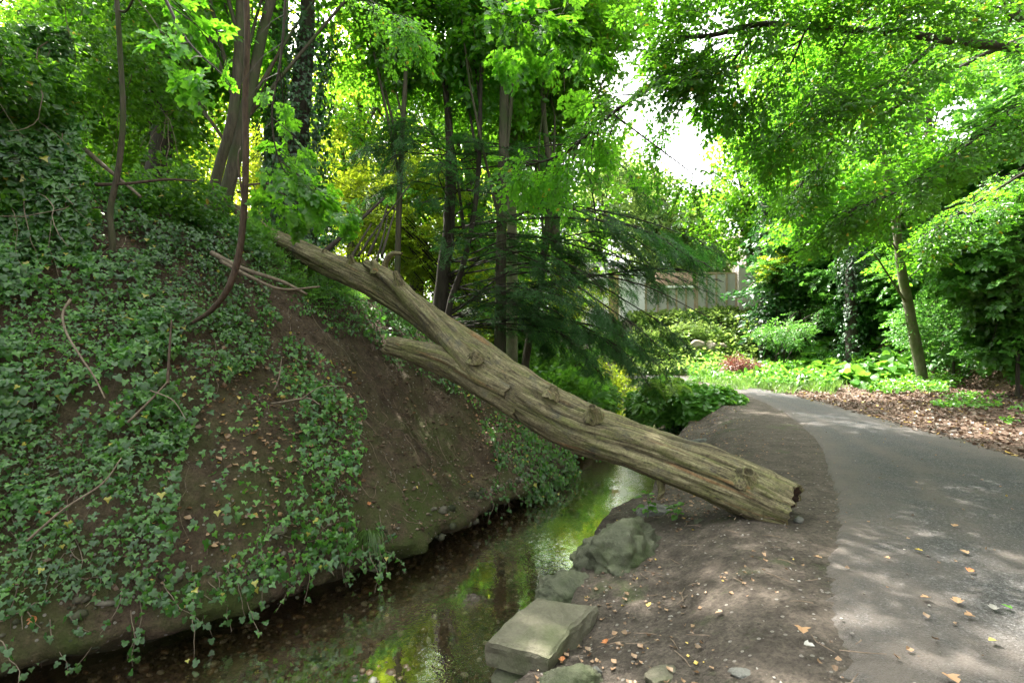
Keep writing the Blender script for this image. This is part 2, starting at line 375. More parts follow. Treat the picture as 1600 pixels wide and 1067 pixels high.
PR = np.array([(6.9, -6), (7.0, 0), (7.0, 3), (7.0, 5), (7.05, 6.6), (7.25, 8), (7.5, 9.5), (7.85, 11.5), (8.25, 14), (8.5, 16.5), (8.55, 19.5), (8.3, 21.8), (7.2, 23.8), (5.2, 25.2), (2.5, 26.2), (-1.5, 27.4), (-8, 29.6)], float)
PLc, PRc = catmull(PL, 620), catmull(PR, 620)
PPOLY = np.vstack([PLc, PRc[::-1]])
MID = (PLc + PRc) / 2
HXX = np.array([(-10, 12), (0, 12), (8, 12.5), (12, 13.2), (17, 14.6), (22, 13.8), (26, 13.6), (30, 15.0), (60, 16)], float)
KS = np.array([(-4, 1.5), (.6, 1.25), (4, 1.02), (6, .86), (8, .74), (10, .66), (16, .55), (40, .5)]); HM = np.array([(-4, 4.6), (.6, 4.4), (3, 4.1), (4.5, 3.8), (6, 3.3), (7, 2.85), (8, 2.35), (10, 1.6), (13, 1.2), (16, .9), (40, .8)])
def hill_left(a, s, x, y, fine=True):
    k = np.interp(a, KS[:, 0], KS[:, 1]); h = np.interp(a, HM[:, 0], HM[:, 1]); p = 2.6
    s_ = np.maximum(s, 0)
    z = -.56 - np.log(np.exp(-np.minimum(k * s_, 12) * p) + np.exp(-h * p)) / p + np.log(1 + np.exp(-h * p)) / p
    over = np.maximum(0, s_ - h / k)
    z = z + np.interp(a, [0, 8, 14, 40], [.2, .14, .10, .10]) * over + .012 * np.maximum(0, over - 6)**1.6
    w = np.clip(s_ / .6, 0, 1)
    z = z + w * (.22 * fbm(x * .55, y * .55, 1.0, 3) + ((.10 * fbm(x * 2.2, y * 2.2, 5.0, 4) + .05 * np.abs(fbm(x * 6, y * 6, 3.0, 3)) + .022 * fbm(x * 15, y * 15, 4., 2) - .05 * sstep(.25, .6, fbm(x * 1.7 - y * .8, y * .5, 8., 3))) if fine else 0))
    return z
def pathdist(x, y):
    sh = np.shape(x); P = np.stack([np.ravel(x), np.ravel(y)], -1); out = np.empty(len(P))
    m = MID[::9]; hw = np.linalg.norm(PLc - PRc, axis=1)[::9] / 2
    for i in range(0, len(P), 20000):
        d = np.linalg.norm(P[i:i + 20000, None] - m[None], axis=2) - hw[None]; out[i:i + 20000] = d.min(1)
    return out.reshape(sh)
def ground_right(a, e, x, y, fine=True):
    z = -.42 * np.exp(-np.abs(e / 1.15)**1.6)
    hx = np.interp(y, HXX[:, 0], HXX[:, 1]); dh = np.maximum(0, x - hx)
    hill = .85 * dh + .25 * (1 - np.exp(-dh)); z = z + np.minimum(hill, 16)
    z = z + .05 * np.maximum(0, np.minimum(x, hx) - 9)
    z = z + 3.0 * sstep(25.5, 31, y) * sstep(3.5, 7.0, x) * sstep(20, 15, x) + 2.0 * sstep(36, 60, y)
    pd = pathdist(x, y); w = np.clip((pd - .15) / .8, 0, 1)
    z = z * np.clip((pd + .2) / .6, 0, 1)
    z = z + w * (.05 * fbm(x * .8, y * .8, 2.0, 2) + .2 * np.minimum(dh, 1) * fbm(x * .5, y * .5, 7., 3))
    if fine: z = z + w * (.028 * fbm(x * 3.5, y * 3.5, 3.0, 4) + .008 * fbm(x * 14, y * 14, 1., 3))
    return z
def H(x, y, fine=True):
    x, y = np.asarray(x, float), np.asarray(y, float); a, b = ab(x, y); s = b - bL(a); e = bR(a) - b
    zl = hill_left(a, s, x, y, fine); zr = ground_right(a, e, x, y, fine)
    return np.where(s > 0, zl, np.where(e > 0, zr, -1.05))
def hit(px, py, dmax=60, fine=False):
    px, py = np.atleast_1d(np.asarray(px, float)), np.atleast_1d(np.asarray(py, float))
    ds = 1.2 * (dmax / 1.2)**np.linspace(0, 1, 260)
    P = np.stack([(px[:, None] - 800) / F * ds, np.broadcast_to(ds, (len(px), len(ds))), CZ - (py[:, None] - CY) / F * ds], -1)
    below = P[..., 2] < H(P[..., 0], P[..., 1], fine)
    i = np.where(below.any(1), below.argmax(1), len(ds) - 1); return P[np.arange(len(px)), i], ds[i]
def on(px, py, lift=0.0):
    p, d = hit([px], [py]); p = p[0].copy(); p[2] = float(H(p[0], p[1])) + lift; return p
def normal_at(x, y, e=.12):
    zx = (H(x + e, y) - H(x - e, y)) / (2 * e); zy = (H(x, y + e) - H(x, y - e)) / (2 * e)
    return norm(np.stack([-zx, -zy, np.ones_like(zx)], -1))

_gx = np.arange(-14, 32, .07); _gy = np.arange(-4, 33, .07); _GX, _GY = np.meshgrid(_gx, _gy, indexing='ij'); _GZ = None
def Hs(x, y):
    """quick scalar height from a raster of H"""
    global _GZ
    if _GZ is None: _GZ = H(_GX, _GY)
    i = min(max((x + 14) / .07, 0), len(_gx) - 2); j = min(max((y + 4) / .07, 0), len(_gy) - 2); a, b = int(i), int(j); f, g = i - a, j - b
    return float(_GZ[a, b] * (1 - f) * (1 - g) + _GZ[a + 1, b] * f * (1 - g) + _GZ[a, b + 1] * (1 - f) * g + _GZ[a + 1, b + 1] * f * g)
def Ns(x, y, e=.2):
    zx = (Hs(x + e, y) - Hs(x - e, y)) / (2 * e); zy = (Hs(x, y + e) - Hs(x, y - e)) / (2 * e); l = math.sqrt(zx * zx + zy * zy + 1); return -zx / l, -zy / l, 1 / l
def bLs(a): return float(np.interp(a, LA, LBb))
def bRs(a): return float(np.interp(a, RA, RBb))
def spaced(lo, hi, near, far, d0, growth):
    """coordinates from lo..hi with step `near` inside |.-d0| small growing outward"""
    up = [d0]; st = near
    while up[-1] < hi:
        if up[-1] - d0 > near * 0 + growth[0]: st = min(st * growth[1], far)
        up.append(up[-1] + st)
    dn = [d0]; st = near
    while dn[-1] > lo:
        st = min(st * growth[1], far); dn.append(dn[-1] - st)
    return np.array(sorted(set(dn + up)))
# left bank mesh (undercut lip + slope + hill)
A = spaced(-9, 95, .06, 1.6, 0.0, (11, 1.03))
Sv = [0.0]; st = .05
while Sv[-1] < 75:
    st = .055 if Sv[-1] < 4.8 else min(st * 1.06, 1.8); Sv.append(Sv[-1] + st)
Sv = np.array(Sv)
Am, Sm = np.meshgrid(A, Sv, indexing='ij'); Bm = bL(Am) + Sm; X, Y = xy(Am, Bm); Z = hill_left(Am, Sm, X, Y)
prof = [(.55, -1.3), (.5, -1.0), (.40, -.9), (.26, -.83), (.10, -.77), (.0, -.72), (-.04, -.66), (-.02, -.60)]
cols = []
for o, z in prof:
    jx = .09 * fbm(A * 2.6, z * 7, 2., 4) + .04 * fbm(A * 9, z * 14, 2., 3)
    Xp, Yp = xy(A, bL(A) + o + jx); cols.append(np.stack([Xp, Yp, z + .03 * fbm(A * 4, z * 3, 5., 3) + np.minimum(0, 0)], -1))
V = np.concatenate([np.stack(cols, 1), np.stack([X, Y, Z], -1)], 1)
me = mkmesh('stream_bank', V.reshape(-1, 3), [grid_faces(V.shape[0], V.shape[1])[:, ::-1]], M['bank'], smooth=True)
link('stream_bank', me, kind='structure')
# right ground
A2 = spaced(-9, 95, .06, 1.6, .5, (8, 1.03))
Ev = [0.0]; st = .055
while Ev[-1] < 70:
    st = .055 if Ev[-1] < 3.5 else min(st * 1.045, 1.6); Ev.append(Ev[-1] + st)
Ev = np.array(Ev); Am, Em = np.meshgrid(A2, Ev, indexing='ij'); Bm = bR(Am) - Em; X, Y = xy(Am, Bm); Z = ground_right(Am, Em, X, Y)
cols = []
for o, z in [(-.18, -1.3), (-.15, -1.0), (-.12, -.8), (-.05, -.6), (-.01, -.46)]:
    Xp, Yp = xy(A2, bR(A2) - o + .05 * fbm(A2 * 3, z * 5, 8., 3)); cols.append(np.stack([Xp, Yp, z + .03 * fbm(A2 * 4, z * 3, 9., 3)], -1))
V = np.concatenate([np.stack(cols, 1), np.stack([X, Y, Z], -1)], 1)
gf = grid_faces(V.shape[0], V.shape[1]); Vf = V.reshape(-1, 3); cen = Vf[gf].mean(1)
ok_lit = ((cen[:, 0] > np.interp(cen[:, 1], PRc[:, 1][:470], PRc[:, 0][:470]) + .15 * fbm(cen[:, 0] * 2, cen[:, 1] * 2)) & (cen[:, 1] < 22)).astype(np.int32)
me = mkmesh('ground', Vf, [gf], [M['dirt'], M['litter']], [ok_lit], smooth=True); link('ground', me, kind='structure')
# path
npth = len(PLc); nw = 25; w = np.linspace(0, 1, nw)
jl = .09 * fbm(np.arange(npth) * .12, 3.3, 0, 5, .7); jr = .06 * fbm(np.arange(npth) * .25, 8.3, 0, 3)
nrm2 = norm(PRc - PLc)
PA = PLc + nrm2 * jl[:, None]; PB = PRc + nrm2 * jr[:, None]
G = PA[:, None] * (1 - w[None, :, None]) + PB[:, None] * w[None, :, None]
Zp = .012 + .02 * (1 - (2 * w - 1)**2)[None] + 0 * G[..., 0]
V = np.concatenate([G, Zp[..., None]], -1)
V[:, 0, 2] = -.05; V[:, -1, 2] = -.05
me = mkmesh('path', V.reshape(-1, 3), [grid_faces(npth, nw)[:, ::-1]], M['asphalt'], smooth=True)
ed = np.clip(1.05 - np.minimum(w, 1 - w) / .26, 0, 1)[None] * np.ones((npth, 1)); ed = np.maximum(ed, .62 * np.exp(-((w[None] - .38 - .05 * np.sin(np.arange(npth) * .04)[:, None]) / .05)**2))
at_ = me.attributes.new('edge', 'FLOAT', 'POINT'); at_.data.foreach_set('value', ed.ravel().astype(np.float32))
link('path', me, kind='structure')
# stream bed and water
Aw = spaced(-9, 95, .08, 1.6, 0., (11, 1.04)); wv = np.linspace(-.75, 1, 40)
lo, hi = bR(Aw) - .3, bL(Aw) + .7
tt = np.linspace(0, 1, 40); Bw = lo[:, None] * (1 - tt) + hi[:, None] * tt; X, Y = xy(Aw[:, None] + 0 * Bw, Bw)
bar = np.exp(-(((X + .9) / .75)**2 + ((Y - 3.75) / .75)**2))            # gravel bar in the near shallows
Zb = -1.06 + .03 * fbm(X * 2, Y * 2, 0, 4) + .12 * bar + .02 * fbm(X * 9, Y * 9, 0, 2)
BEDF = lambda x, y: -1.06 + .03 * fbm(x * 2, y * 2, 0, 4) + .12 * np.exp(-(((x + .9) / .75)**2 + ((y - 3.75) / .75)**2)) + .02 * fbm(x * 9, y * 9, 0, 2)
me = mkmesh('stream_bed', np.stack([X, Y, Zb], -1).reshape(-1, 3), [grid_faces(len(Aw), 40)[:, ::-1]], M['bed'], smooth=True); link('stream_bed', me, kind='structure')
WZ = -.9
me = mkmesh('stream_water', np.stack([X, Y, WZ + 0 * X], -1).reshape(-1, 3), [grid_faces(len(Aw), 40)[:, ::-1]], M['water'], smooth=True); link('stream_water', me, kind='structure')
print('terrain', round(time.time() - T0, 1), NTRI[0])

# ------------------------------------------------------------------ leaf templates
def fold(pts, z):
    return np.array([(x, y, z * abs(x) / .5) for x, y in pts], float)
L2 = (np.array([(0, 0, 0), (-.34, .45, .10), (0, 1, -.08), (.34, .5, .10)]), [np.array([(0, 2, 1), (0, 3, 2)])])
L4 = (np.array([(0, 0, 0), (-.30, .28, .07), (-.27, .68, .05), (0, 1, -.1), (.27, .68, .05), (.30, .28, .07)]), [np.array([(0, 3, 2, 1), (0, 5, 4, 3)])])
def lobed(pts, droop=.15, cup=.12):
    P = np.array([(x, y, cup * abs(x) - droop * y * y) for x, y in pts]); n = len(P)
    c = np.array([[0, .38, 0.03]]); a = np.arange(n); b = (a + 1) % n
    return np.vstack([P, c]), [np.stack([b, a, np.full(n, n)], -1)]
KITE = (np.array([(0, -.05, 0), (-.5, .2, .1), (0, 1, -.12), (.5, .2, .1)]), [np.array([(0, 2, 1), (0, 3, 2)])])
IVY4 = (np.array([(0, .02, .02), (-.5, .1, .1), (-.27, .5, .04), (0, 1, -.16), (.27, .5, .04), (.5, .1, .1)]), [np.array([(0, 3, 2, 1), (0, 5, 4, 3)])])
IVY = lobed([(0, .08), (-.30, -.08), (-.52, .22), (-.30, .42), (-.36, .66), (0, 1.0), (.36, .66), (.30, .42), (.52, .22), (.30, -.08)])
MAPLE = lobed([(0, .05), (-.22, -.08), (-.48, .02), (-.36, .22), (-.62, .50), (-.30, .52), (-.24, .72), (0, 1.0), (.24, .72), (.30, .52), (.62, .50), (.36, .22), (.48, .02), (.22, -.08)], .2, .1)
DEADL = lobed([(0, 0), (-.26, .05), (-.5, .3), (-.26, .4), (-.3, .72), (0, 1.0), (.28, .66), (.25, .42), (.48, .34), (.22, .0)], -.12, .45)
ROUND = lobed([(0, .12), (-.32, -.05), (-.52, .25), (-.45, .65), (-.2, .92), (0, .96), (.2, .92), (.45, .65), (.52, .25), (.32, -.05)], .12, .18)
DEADS = (np.array([(0, 0, .05), (-.4, .3, .22), (-.2, .75, .1), (.08, 1, .25), (.3, .7, .2), (.42, .25, .3), (0, .4, 0)]), [np.array([(0, 6, 1), (1, 6, 2), (2, 6, 3), (3, 6, 4), (4, 6, 5), (5, 6, 0)])])
IVY8 = lobed([(0, .10), (-.33, -.08), (-.54, .24), (-.25, .46), (0, 1.0), (.25, .46), (.54, .24), (.33, -.08)], .16, .14)
def rnd_dirs(n, r=rng):
    v = r.normal(size=(n, 3)); return norm(v)
def spray_template(leaf, nside, per, lsz, seed, droop=.22, jit=.35, ang=55, twigs=True, tr=.006, side_tw=True):
    r = np.random.default_rng(seed); D = []; U = []; T = []; S = []; tw = []
    def axis(t, y0, dv, L): return y0 + dv * t * L
    mainp = lambda t: np.array([.04 * math.sin(t * 5 + seed), t, -droop * t * t])
    for i in range(nside):
        t = .12 + .86 * i / (nside - 1); sgn = 1 if i % 2 else -1; a = R(ang + r.uniform(-12, 12)) * sgn
        L = (.52 * (1 - t) + .16) * r.uniform(.8, 1.15)
        if i == nside - 1: a = 0; L = .15
        p0 = mainp(t); dv = np.array([math.sin(a), math.cos(a), r.uniform(-.25, .1)])
        if twigs and side_tw and L > .18: tw.append((p0, p0 + dv * L * .9, tr * .6))
        for k in range(per):
            q = (k + .8) / per; side = 1 if k % 2 else -1; aa = a + R(50) * side * (0 if k == per - 1 else 1)
            T.append(p0 + dv * q * L + np.array([0, 0, -.08 * q * q * L])); D.append((math.sin(aa), math.cos(aa), r.uniform(-.45, .05)))
            U.append(np.array([0, 0, 1.]) + r.normal(size=3) * jit); S.append(lsz * r.uniform(.7, 1.15))
    D, U, T, S = map(np.array, (D, U, T, S)); Mx = frames(D, U) * S[:, None, None]
    V, Fs = inst(leaf[0], leaf[1], Mx, T); tv = None
    if twigs:
        ps = [tube([mainp(0), mainp(.5), mainp(.97)], [tr, tr * .8, tr * .4], 3, cap=False)] + [tube([p, q], [rr, rr * .5], 3, cap=False) for p, q, rr in tw]
        tv = merge(ps)
    return (V, Fs), tv
def yew_template(seed, n=12):
    r = np.random.default_rng(seed); D = []; T = []; ax = [(np.zeros(3), np.array([0, 1., 0]), 1.0)]
    for i in range(6):
        t = .1 + .8 * i / 6; sg = 1 if i % 2 else -1; ax.append((np.array([0, t, -.25 * t * t]), norm(np.array([.75 * sg, .75, -.15])), .5 * (1 - t) + .12))
    P = []; Mx = []
    for p0, dv, L in ax:
        m = int(n * L) + 2
        side = norm(np.cross(dv, [0, 0, 1.]))
        for k in range(m):
            t = (k + .5) / m; q = p0 + dv * t * L + np.array([0, 0, -.25 * t * t * L])
            for sg in (-1, 1):
                D.append(norm(dv * .5 + side * sg + np.array([0, 0, r.uniform(-.3, .25)]))); T.append(q)
    D, T = np.array(D), np.array(T); U = np.array([0, 0, 1.]) + r.normal(size=(len(D), 3)) * .3
    nd = (np.array([(-.17, .0, 0), (.17, .0, 0), (0, 1, 0)]), [np.array([(0, 1, 2)])])
    V, Fs = inst(nd[0], nd[1], frames(D, U) * (.118 * np.random.default_rng(seed).uniform(.7, 1.1, len(D)))[:, None, None], T)
    ps = [tube([p0, p0 + dv * L * .5 + [0, 0, -.06 * L], p0 + dv * L + [0, 0, -.25 * L]], [.007, .005, .002], 3, cap=False) for p0, dv, L in ax]
    return (V, Fs), merge(ps)
TPL = {
 'fine': [spray_template(L4, 9, 5, .135, k, jit=.38) for k in range(4)],          # near beech-like sprays
 'mid': [spray_template(L2, 9, 4, .155, 10 + k, jit=.5, side_tw=False) for k in range(4)],
 'far': [spray_template(L2, 8, 3, .18, 20 + k, jit=.8, twigs=False) for k in range(4)],
 'maple': [spray_template(MAPLE, 6, 3, .30, 30 + k, jit=.4, ang=50) for k in range(3)],
 'herb': [spray_template(L2, 6, 3, .34, 40 + k, jit=.6, droop=.05, twigs=False) for k in range(3)],
 'yew': [yew_template(50 + k) for k in range(3)],
 'ivysp': [spray_template(KITE, 7, 4, .24, 60 + k, jit=.7, twigs=False) for k in range(3)],
}
GAPS = [([(945, 100), (985, 30), (1010, 120), (1090, 165), (1120, 190), (1170, 240), (1190, 300), (1090, 300), (1000, 250), (950, 210)], .86, 60),
        ([(455, -80), (560, -80), (520, 40), (500, 120), (450, 60)], .85, 60), ([(1430, 150), (1520, 140), (1525, 205), (1450, 225)], .85, 60),
        ([(680, 20), (730, 20), (720, 70), (690, 70)], .9, 60), ([(1020, 420), (1185, 415), (1185, 500), (1030, 515)], .68, 28.5), ([(900, 415), (1020, 425), (1020, 500), (900, 490)], .5, 28.5),
        ([(1362, 225), (1410, 225), (1475, 600), (1415, 600)], .97, 16.3), ([(360, -50), (402, -50), (402, 330), (385, 460), (350, 470)], .97, 5.3), ([(160, 20), (205, 20), (205, 440), (155, 440)], .9, 5.6), ([(760, 200), (800, 200), (800, 560), (760, 560)], .6, 10.6), ([(1010, 30), (1180, 30), (1200, 80), (1010, 120)], .1, 60)]
def build_sprays(name, root, tpl, O, D, U, S, leafm, twigm, rg, extra=None):
    C_ = O + norm(D) * (S * .5)[:, None]; px, py = proj(C_); drop = np.zeros(len(O), bool); q_ = rg.random(len(O))
    for poly, pr, dmax in GAPS: drop |= inpoly(px, py, poly) & (q_ < pr) & (C_[:, 1] < dmax) & (C_[:, 1] > .5)
    lb_ = root.get('label', ''); drop &= ~(lb_.startswith(('drooping spray of oval', 'thin twig branch')) & (rg.random(len(O)) < .6)); k_ = ~drop; O, D, U, S = O[k_], D[k_], U[k_], S[k_]
    """one mesh holding the sprays of one crown"""
    ts = TPL[tpl]; k = rg.integers(0, len(ts), len(O)); lv = []; tw = []
    Mx = frames(D, U) * S[:, None, None]
    flip = rg.random(len(O)) < .5; Mx[flip, :, 0] *= -1
    for i, (lf, t) in enumerate(ts):
        m = k == i
        if not m.any(): continue
        lv.append(inst(lf[0], lf[1], Mx[m], O[m]))
        if t is not None: tw.append(inst(t[0], t[1], Mx[m], O[m]))
    V1, F1 = merge(lv); Fs = list(F1); mi = [0] * len(F1)
    if tw:
        V2, F2 = merge(tw); Fs += [f + len(V1) for f in F2]; mi += [1] * len(F2); V1 = np.vstack([V1, V2])
    me = mkmesh(name, V1, Fs, [leafm, twigm], mi)
    return part(name, me, root)
def blob_points(c, r, n, rg, shell=2.2, thr=-.25, ns=.8, seed=0):
    c, r = np.asarray(c, float), np.asarray(r, float)
    P = []; tot = 0
    while tot < n:
        d = rnd_dirs(n * 2, rg); q = rg.random(n * 2)**(1 / shell); p = c + d * q[:, None] * r
        m = fbm(p[:, 0] * ns + seed, p[:, 1] * ns, p[:, 2] * ns * 1.3, 2) > thr
        P.append(np.hstack([p[m], d[m]])); tot += m.sum()
        if len(P) > 30: break
    P = np.vstack(P)[:n]; return P[:, :3], P[:, 3:]
def crown(root, blobs, tpl, leafm, seed, slen, twigm=None, name='crown', thr=-.15, ns=.8, droop=.25, trunk=None, limbs=4, lr=.03, barkm=None):
    """blobs: (center, radii, n)"""
    rg = np.random.default_rng(seed); Os = []; Ds = []; parts_ = []
    for c, r, n in blobs:
        P, d = blob_points(c, r, int(n), rg, thr=thr, ns=ns, seed=seed * 3.1)
        dd = d * np.array([1, 1, .35]) + rg.normal(size=d.shape) * .45; dd[:, 2] -= droop
        Os.append(P); Ds.append(dd)
        if trunk is not None:
            for q in P[rg.integers(0, len(P), limbs)]:
                i = rg.integers(len(trunk) // 3, len(trunk)); b = trunk[i]
                mid = (b + q) / 2 + np.array([0, 0, .12 * np.linalg.norm(q - b)]) + rg.normal(size=3) * .15
                L = np.linalg.norm(q - b); rr = lr * min(1.2, .35 + L / 5)
                parts_.append(tube([b, mid, q], [rr, rr * .7, rr * .25], 5, n=7, cap=False))
    O = np.vstack(Os); D = norm(np.vstack(Ds)); U = np.array([0, 0, 1.]) + rg.normal(size=O.shape) * .28
    S = slen * rg.uniform(.7, 1.25, len(O)); O = O - D * S[:, None] * .5
    build_sprays(name, root, tpl, O, D, U, S, leafm, twigm or M['twig'], rg)
    if parts_: part('branches', mkmesh('branches', *merge(parts_), barkm or M['bark_dark'], smooth=True), root)
def trunk_mesh(root, P, r, mat, seg=12, n=28, name='trunk', rough=.10, seed=0):
    part(name, mkmesh(name, *tube(P, r, seg, n=n, rough=rough, seed=seed), mat, smooth=True), root); return catmull(P, n)
def tree(name, label, cat, P, r, mat, blobs, tpl, leafm, seed, slen, group=None, **kw):
    P = np.asarray(P, float); t = thing(name, label, cat, P[0], group); c = trunk_mesh(t, P, r, mat, seed=seed)
    if blobs: crown(t, blobs, tpl, leafm, seed, slen, trunk=c, barkm=mat, **kw)
    return t
def A3(px, py, d, rx, ry, rz, n): return (at(px, py, d), (rx, ry, rz), n)
def gp(x, y, dz=-.15): return np.array([x, y, float(H(x, y, False)) + dz])
def foot(px, py, d):
    """trunk foot: column px at depth d, standing on the terrain"""
    x = (px - 800) / F * d; return gp(x, d)

# ------------------------------------------------------------------ fallen log
def log_tube(P, r, n, seg, seed, rough=1.0, hollow=True):
    P = np.asarray(P, float); r = np.asarray(r, float)
    rr0 = np.interp(np.linspace(0, len(P) - 1, n), np.arange(len(P)), r); C = catmull(P, n)
    L = np.r_[0, np.cumsum(np.linalg.norm(np.diff(C, axis=0), axis=1))]
    tg = norm(np.gradient(C, axis=0)); nx = norm(np.cross(tg, [0, 0, 1.])); ny = np.cross(nx, tg)
    th = np.linspace(0, 2 * np.pi, seg, endpoint=False); c, s_ = np.cos(th)[None], np.sin(th)[None]; Lg = L[:, None]
    tw = th[None] + .25 * np.sin(Lg * .9 + seed)
    ct, st_ = np.cos(tw), np.sin(tw)
    d = .16 * fbm(Lg * .8 + seed, ct * 1.1, st_ * 1.1, 3) + .05 * fbm(Lg * 2.5 + seed, ct * 2, st_ * 2, 3)
    wp = .3 * fbm(Lg * 1.4 + seed, ct * 1.5, st_ * 1.5, 2); g = fbm(Lg * 1.1 + seed, ct * 5 + wp, st_ * 5 + wp, 4, .6); d = d + .024 * g * rough
    cr = fbm(Lg * .9 + seed * 2, ct * 9 + 3, st_ * 9, 2); d = d - .20 * rough * np.clip(cr - .42, 0, .5)
    fl = fbm(Lg * 2.2 + seed, ct * 3 + 3, st_ * 3, 3); d = d + .035 * rough * np.where(fl > .1, 1, 0) * sstep(.1, .2, fl)
    d = d + .012 * fbm(Lg * 9, ct * 12, st_ * 12, 2)
    rr = rr0[:, None] * (1 + d)
    V = C[:, None] + rr[..., None] * (c[..., None] * nx[:, None] + s_[..., None] * ny[:, None])
    lc = np.stack([Lg + 0 * ct + seed * 3, rr0[:, None] * ct, rr0[:, None] * st_], -1)
    # ragged end at start and finish
    for side, sg in ((0, -1), (n - 1, 1)):
        off = .10 * fbm(c[0] * 2 + seed, s_[0] * 2 + side, 1.0, 3) + .05 * fbm(c[0] * 7, s_[0] * 7, 2.0, 2)
        for q in range(0, 6):
            i = q if side == 0 else n - 1 - q; V[i] += sg * tg[i] * (off * (1 - q / 6))[:, None] * rr0[i] * 2.2
    # hollowed cap rings
    Vs = [V.reshape(-1, 3)]; lcs = [lc.reshape(-1, 3)]; Fs = []; mi = []
    i, j = np.meshgrid(np.arange(n - 1), np.arange(seg), indexing='ij'); j2 = (j + 1) % seg
    Fs.append(np.stack([i * seg + j, (i + 1) * seg + j, (i + 1) * seg + j2, i * seg + j2], -1).reshape(-1, 4)); mi.append(0)
    base = n * seg
    for side, sg in ((0, 1), (n - 1, -1)):
        prev = np.arange(seg) + (0 if side == 0 else (n - 1) * seg)
        for f, dep in ((.86, .02), (.7, .14), (.45, .24), (.05, .28)):
            ring = C[side] + (V[side] - C[side]) * f * (1 + .08 * fbm(c[0] * 3, s_[0] * 3, dep * 9, 2))[:, None] + sg * tg[side] * dep * rr0[side] * 2
            Vs.append(ring); lcs.append(lc[side] * f); cur = base + np.arange(seg); base += seg
            q = np.stack([prev, np.roll(prev, -1), np.roll(cur, -1), cur], -1)
            Fs.append(q if side == 0 else q[:, ::-1]); mi.append(0 if dep < .05 or not hollow else 1); prev = cur
    return np.vstack(Vs), Fs, mi, np.vstack(lcs)
def log_part(name, root, P, r, n, seg, seed, **kw):
    V, Fs, mi, lc = log_tube(P, r, n, seg, seed, **kw)
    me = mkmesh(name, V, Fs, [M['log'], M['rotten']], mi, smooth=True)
    a_ = me.attributes.new('lc', 'FLOAT_VECTOR', 'POINT'); a_.data.foreach_set('vector', lc.astype(np.float32).ravel())
    return part(name, me, root)
LOGP = [(1236, 797, 4.62, .215), (1180, 772, 4.78, .235), (1100, 738, 5.0, .25), (1000, 699, 5.35, .245), (900, 663, 5.75, .25), (800, 603, 6.25, .27), (740, 553, 6.6, .225), (690, 512, 6.95, .19), (600, 452, 7.5, .19), (500, 408, 8.0, .175), (440, 380, 8.35, .15), (395, 348, 8.7, .11), (368, 326, 8.95, .08)]
lg = thing('fallen_log', 'big barkless fallen tree trunk leaning across the stream from bank top to path edge', 'log', at(1236, 797, 4.62))
log_part('stem', lg, [at(a, b, c) for a, b, c, d in LOGP], [d for *_, d in LOGP], 420, 112, 1)
log_part('limb', lg, [at(820, 632, 6.12), at(770, 600, 6.28), at(715, 570, 6.5), at(660, 552, 6.65), at(606, 538, 6.8)], [.2, .22, .19, .16, .11], 130, 72, 4)
log_part('limb', lg, [at(800, 615, 6.1), at(752, 590, 6.3), at(715, 550, 6.5), at(690, 520, 6.7), at(650, 478, 6.98), at(610, 437, 7.25), at(572, 412, 7.5)], [.16, .16, .14, .125, .125, .11, .06], 160, 64, 7)
for k, (a, b, ra) in enumerate([((926, 652, 5.5), (924, 628, 5.35), .07), ((1165, 748, 4.72), (1172, 733, 4.62), .085), ((862, 618, 5.8), (864, 598, 5.75), .07), ((625, 452, 7.1), (617, 424, 7.05), .06), ((590, 425, 7.35), (578, 399, 7.3), .065), ((548, 412, 7.7), (548, 395, 7.6), .05), ((508, 398, 7.95), (503, 388, 7.85), .06), ((742, 560, 6.2), (738, 548, 6.12), .07)]):
    p, q = at(*a), at(*b); q = p + (q - p) * (.72 if k != 3 else 1); log_part('branch_stub', lg, [p, p * .4 + q * .6 + [.01, 0, 0], q], [ra * 1.7, ra * .9, ra * .55], 24, 24, 11 + k, hollow=False)
log_part('branch_stub', lg, [at(1030, 745, 5.15), at(1033, 768, 5.1), at(1028, 780, 5.12)], [.05, .035, .02], 20, 20, 31)
log_part('branch_stub', lg, [at(598, 432, 7.5), at(602, 410, 7.5), at(612, 397, 7.45), at(628, 396, 7.4)], [.05, .045, .04, .02], 30, 20, 33)
log_part('branch_stub', lg, [at(612, 552, 6.8), at(600, 548, 6.75), at(596, 545, 6.72)], [.045, .035, .015], 16, 16, 35)

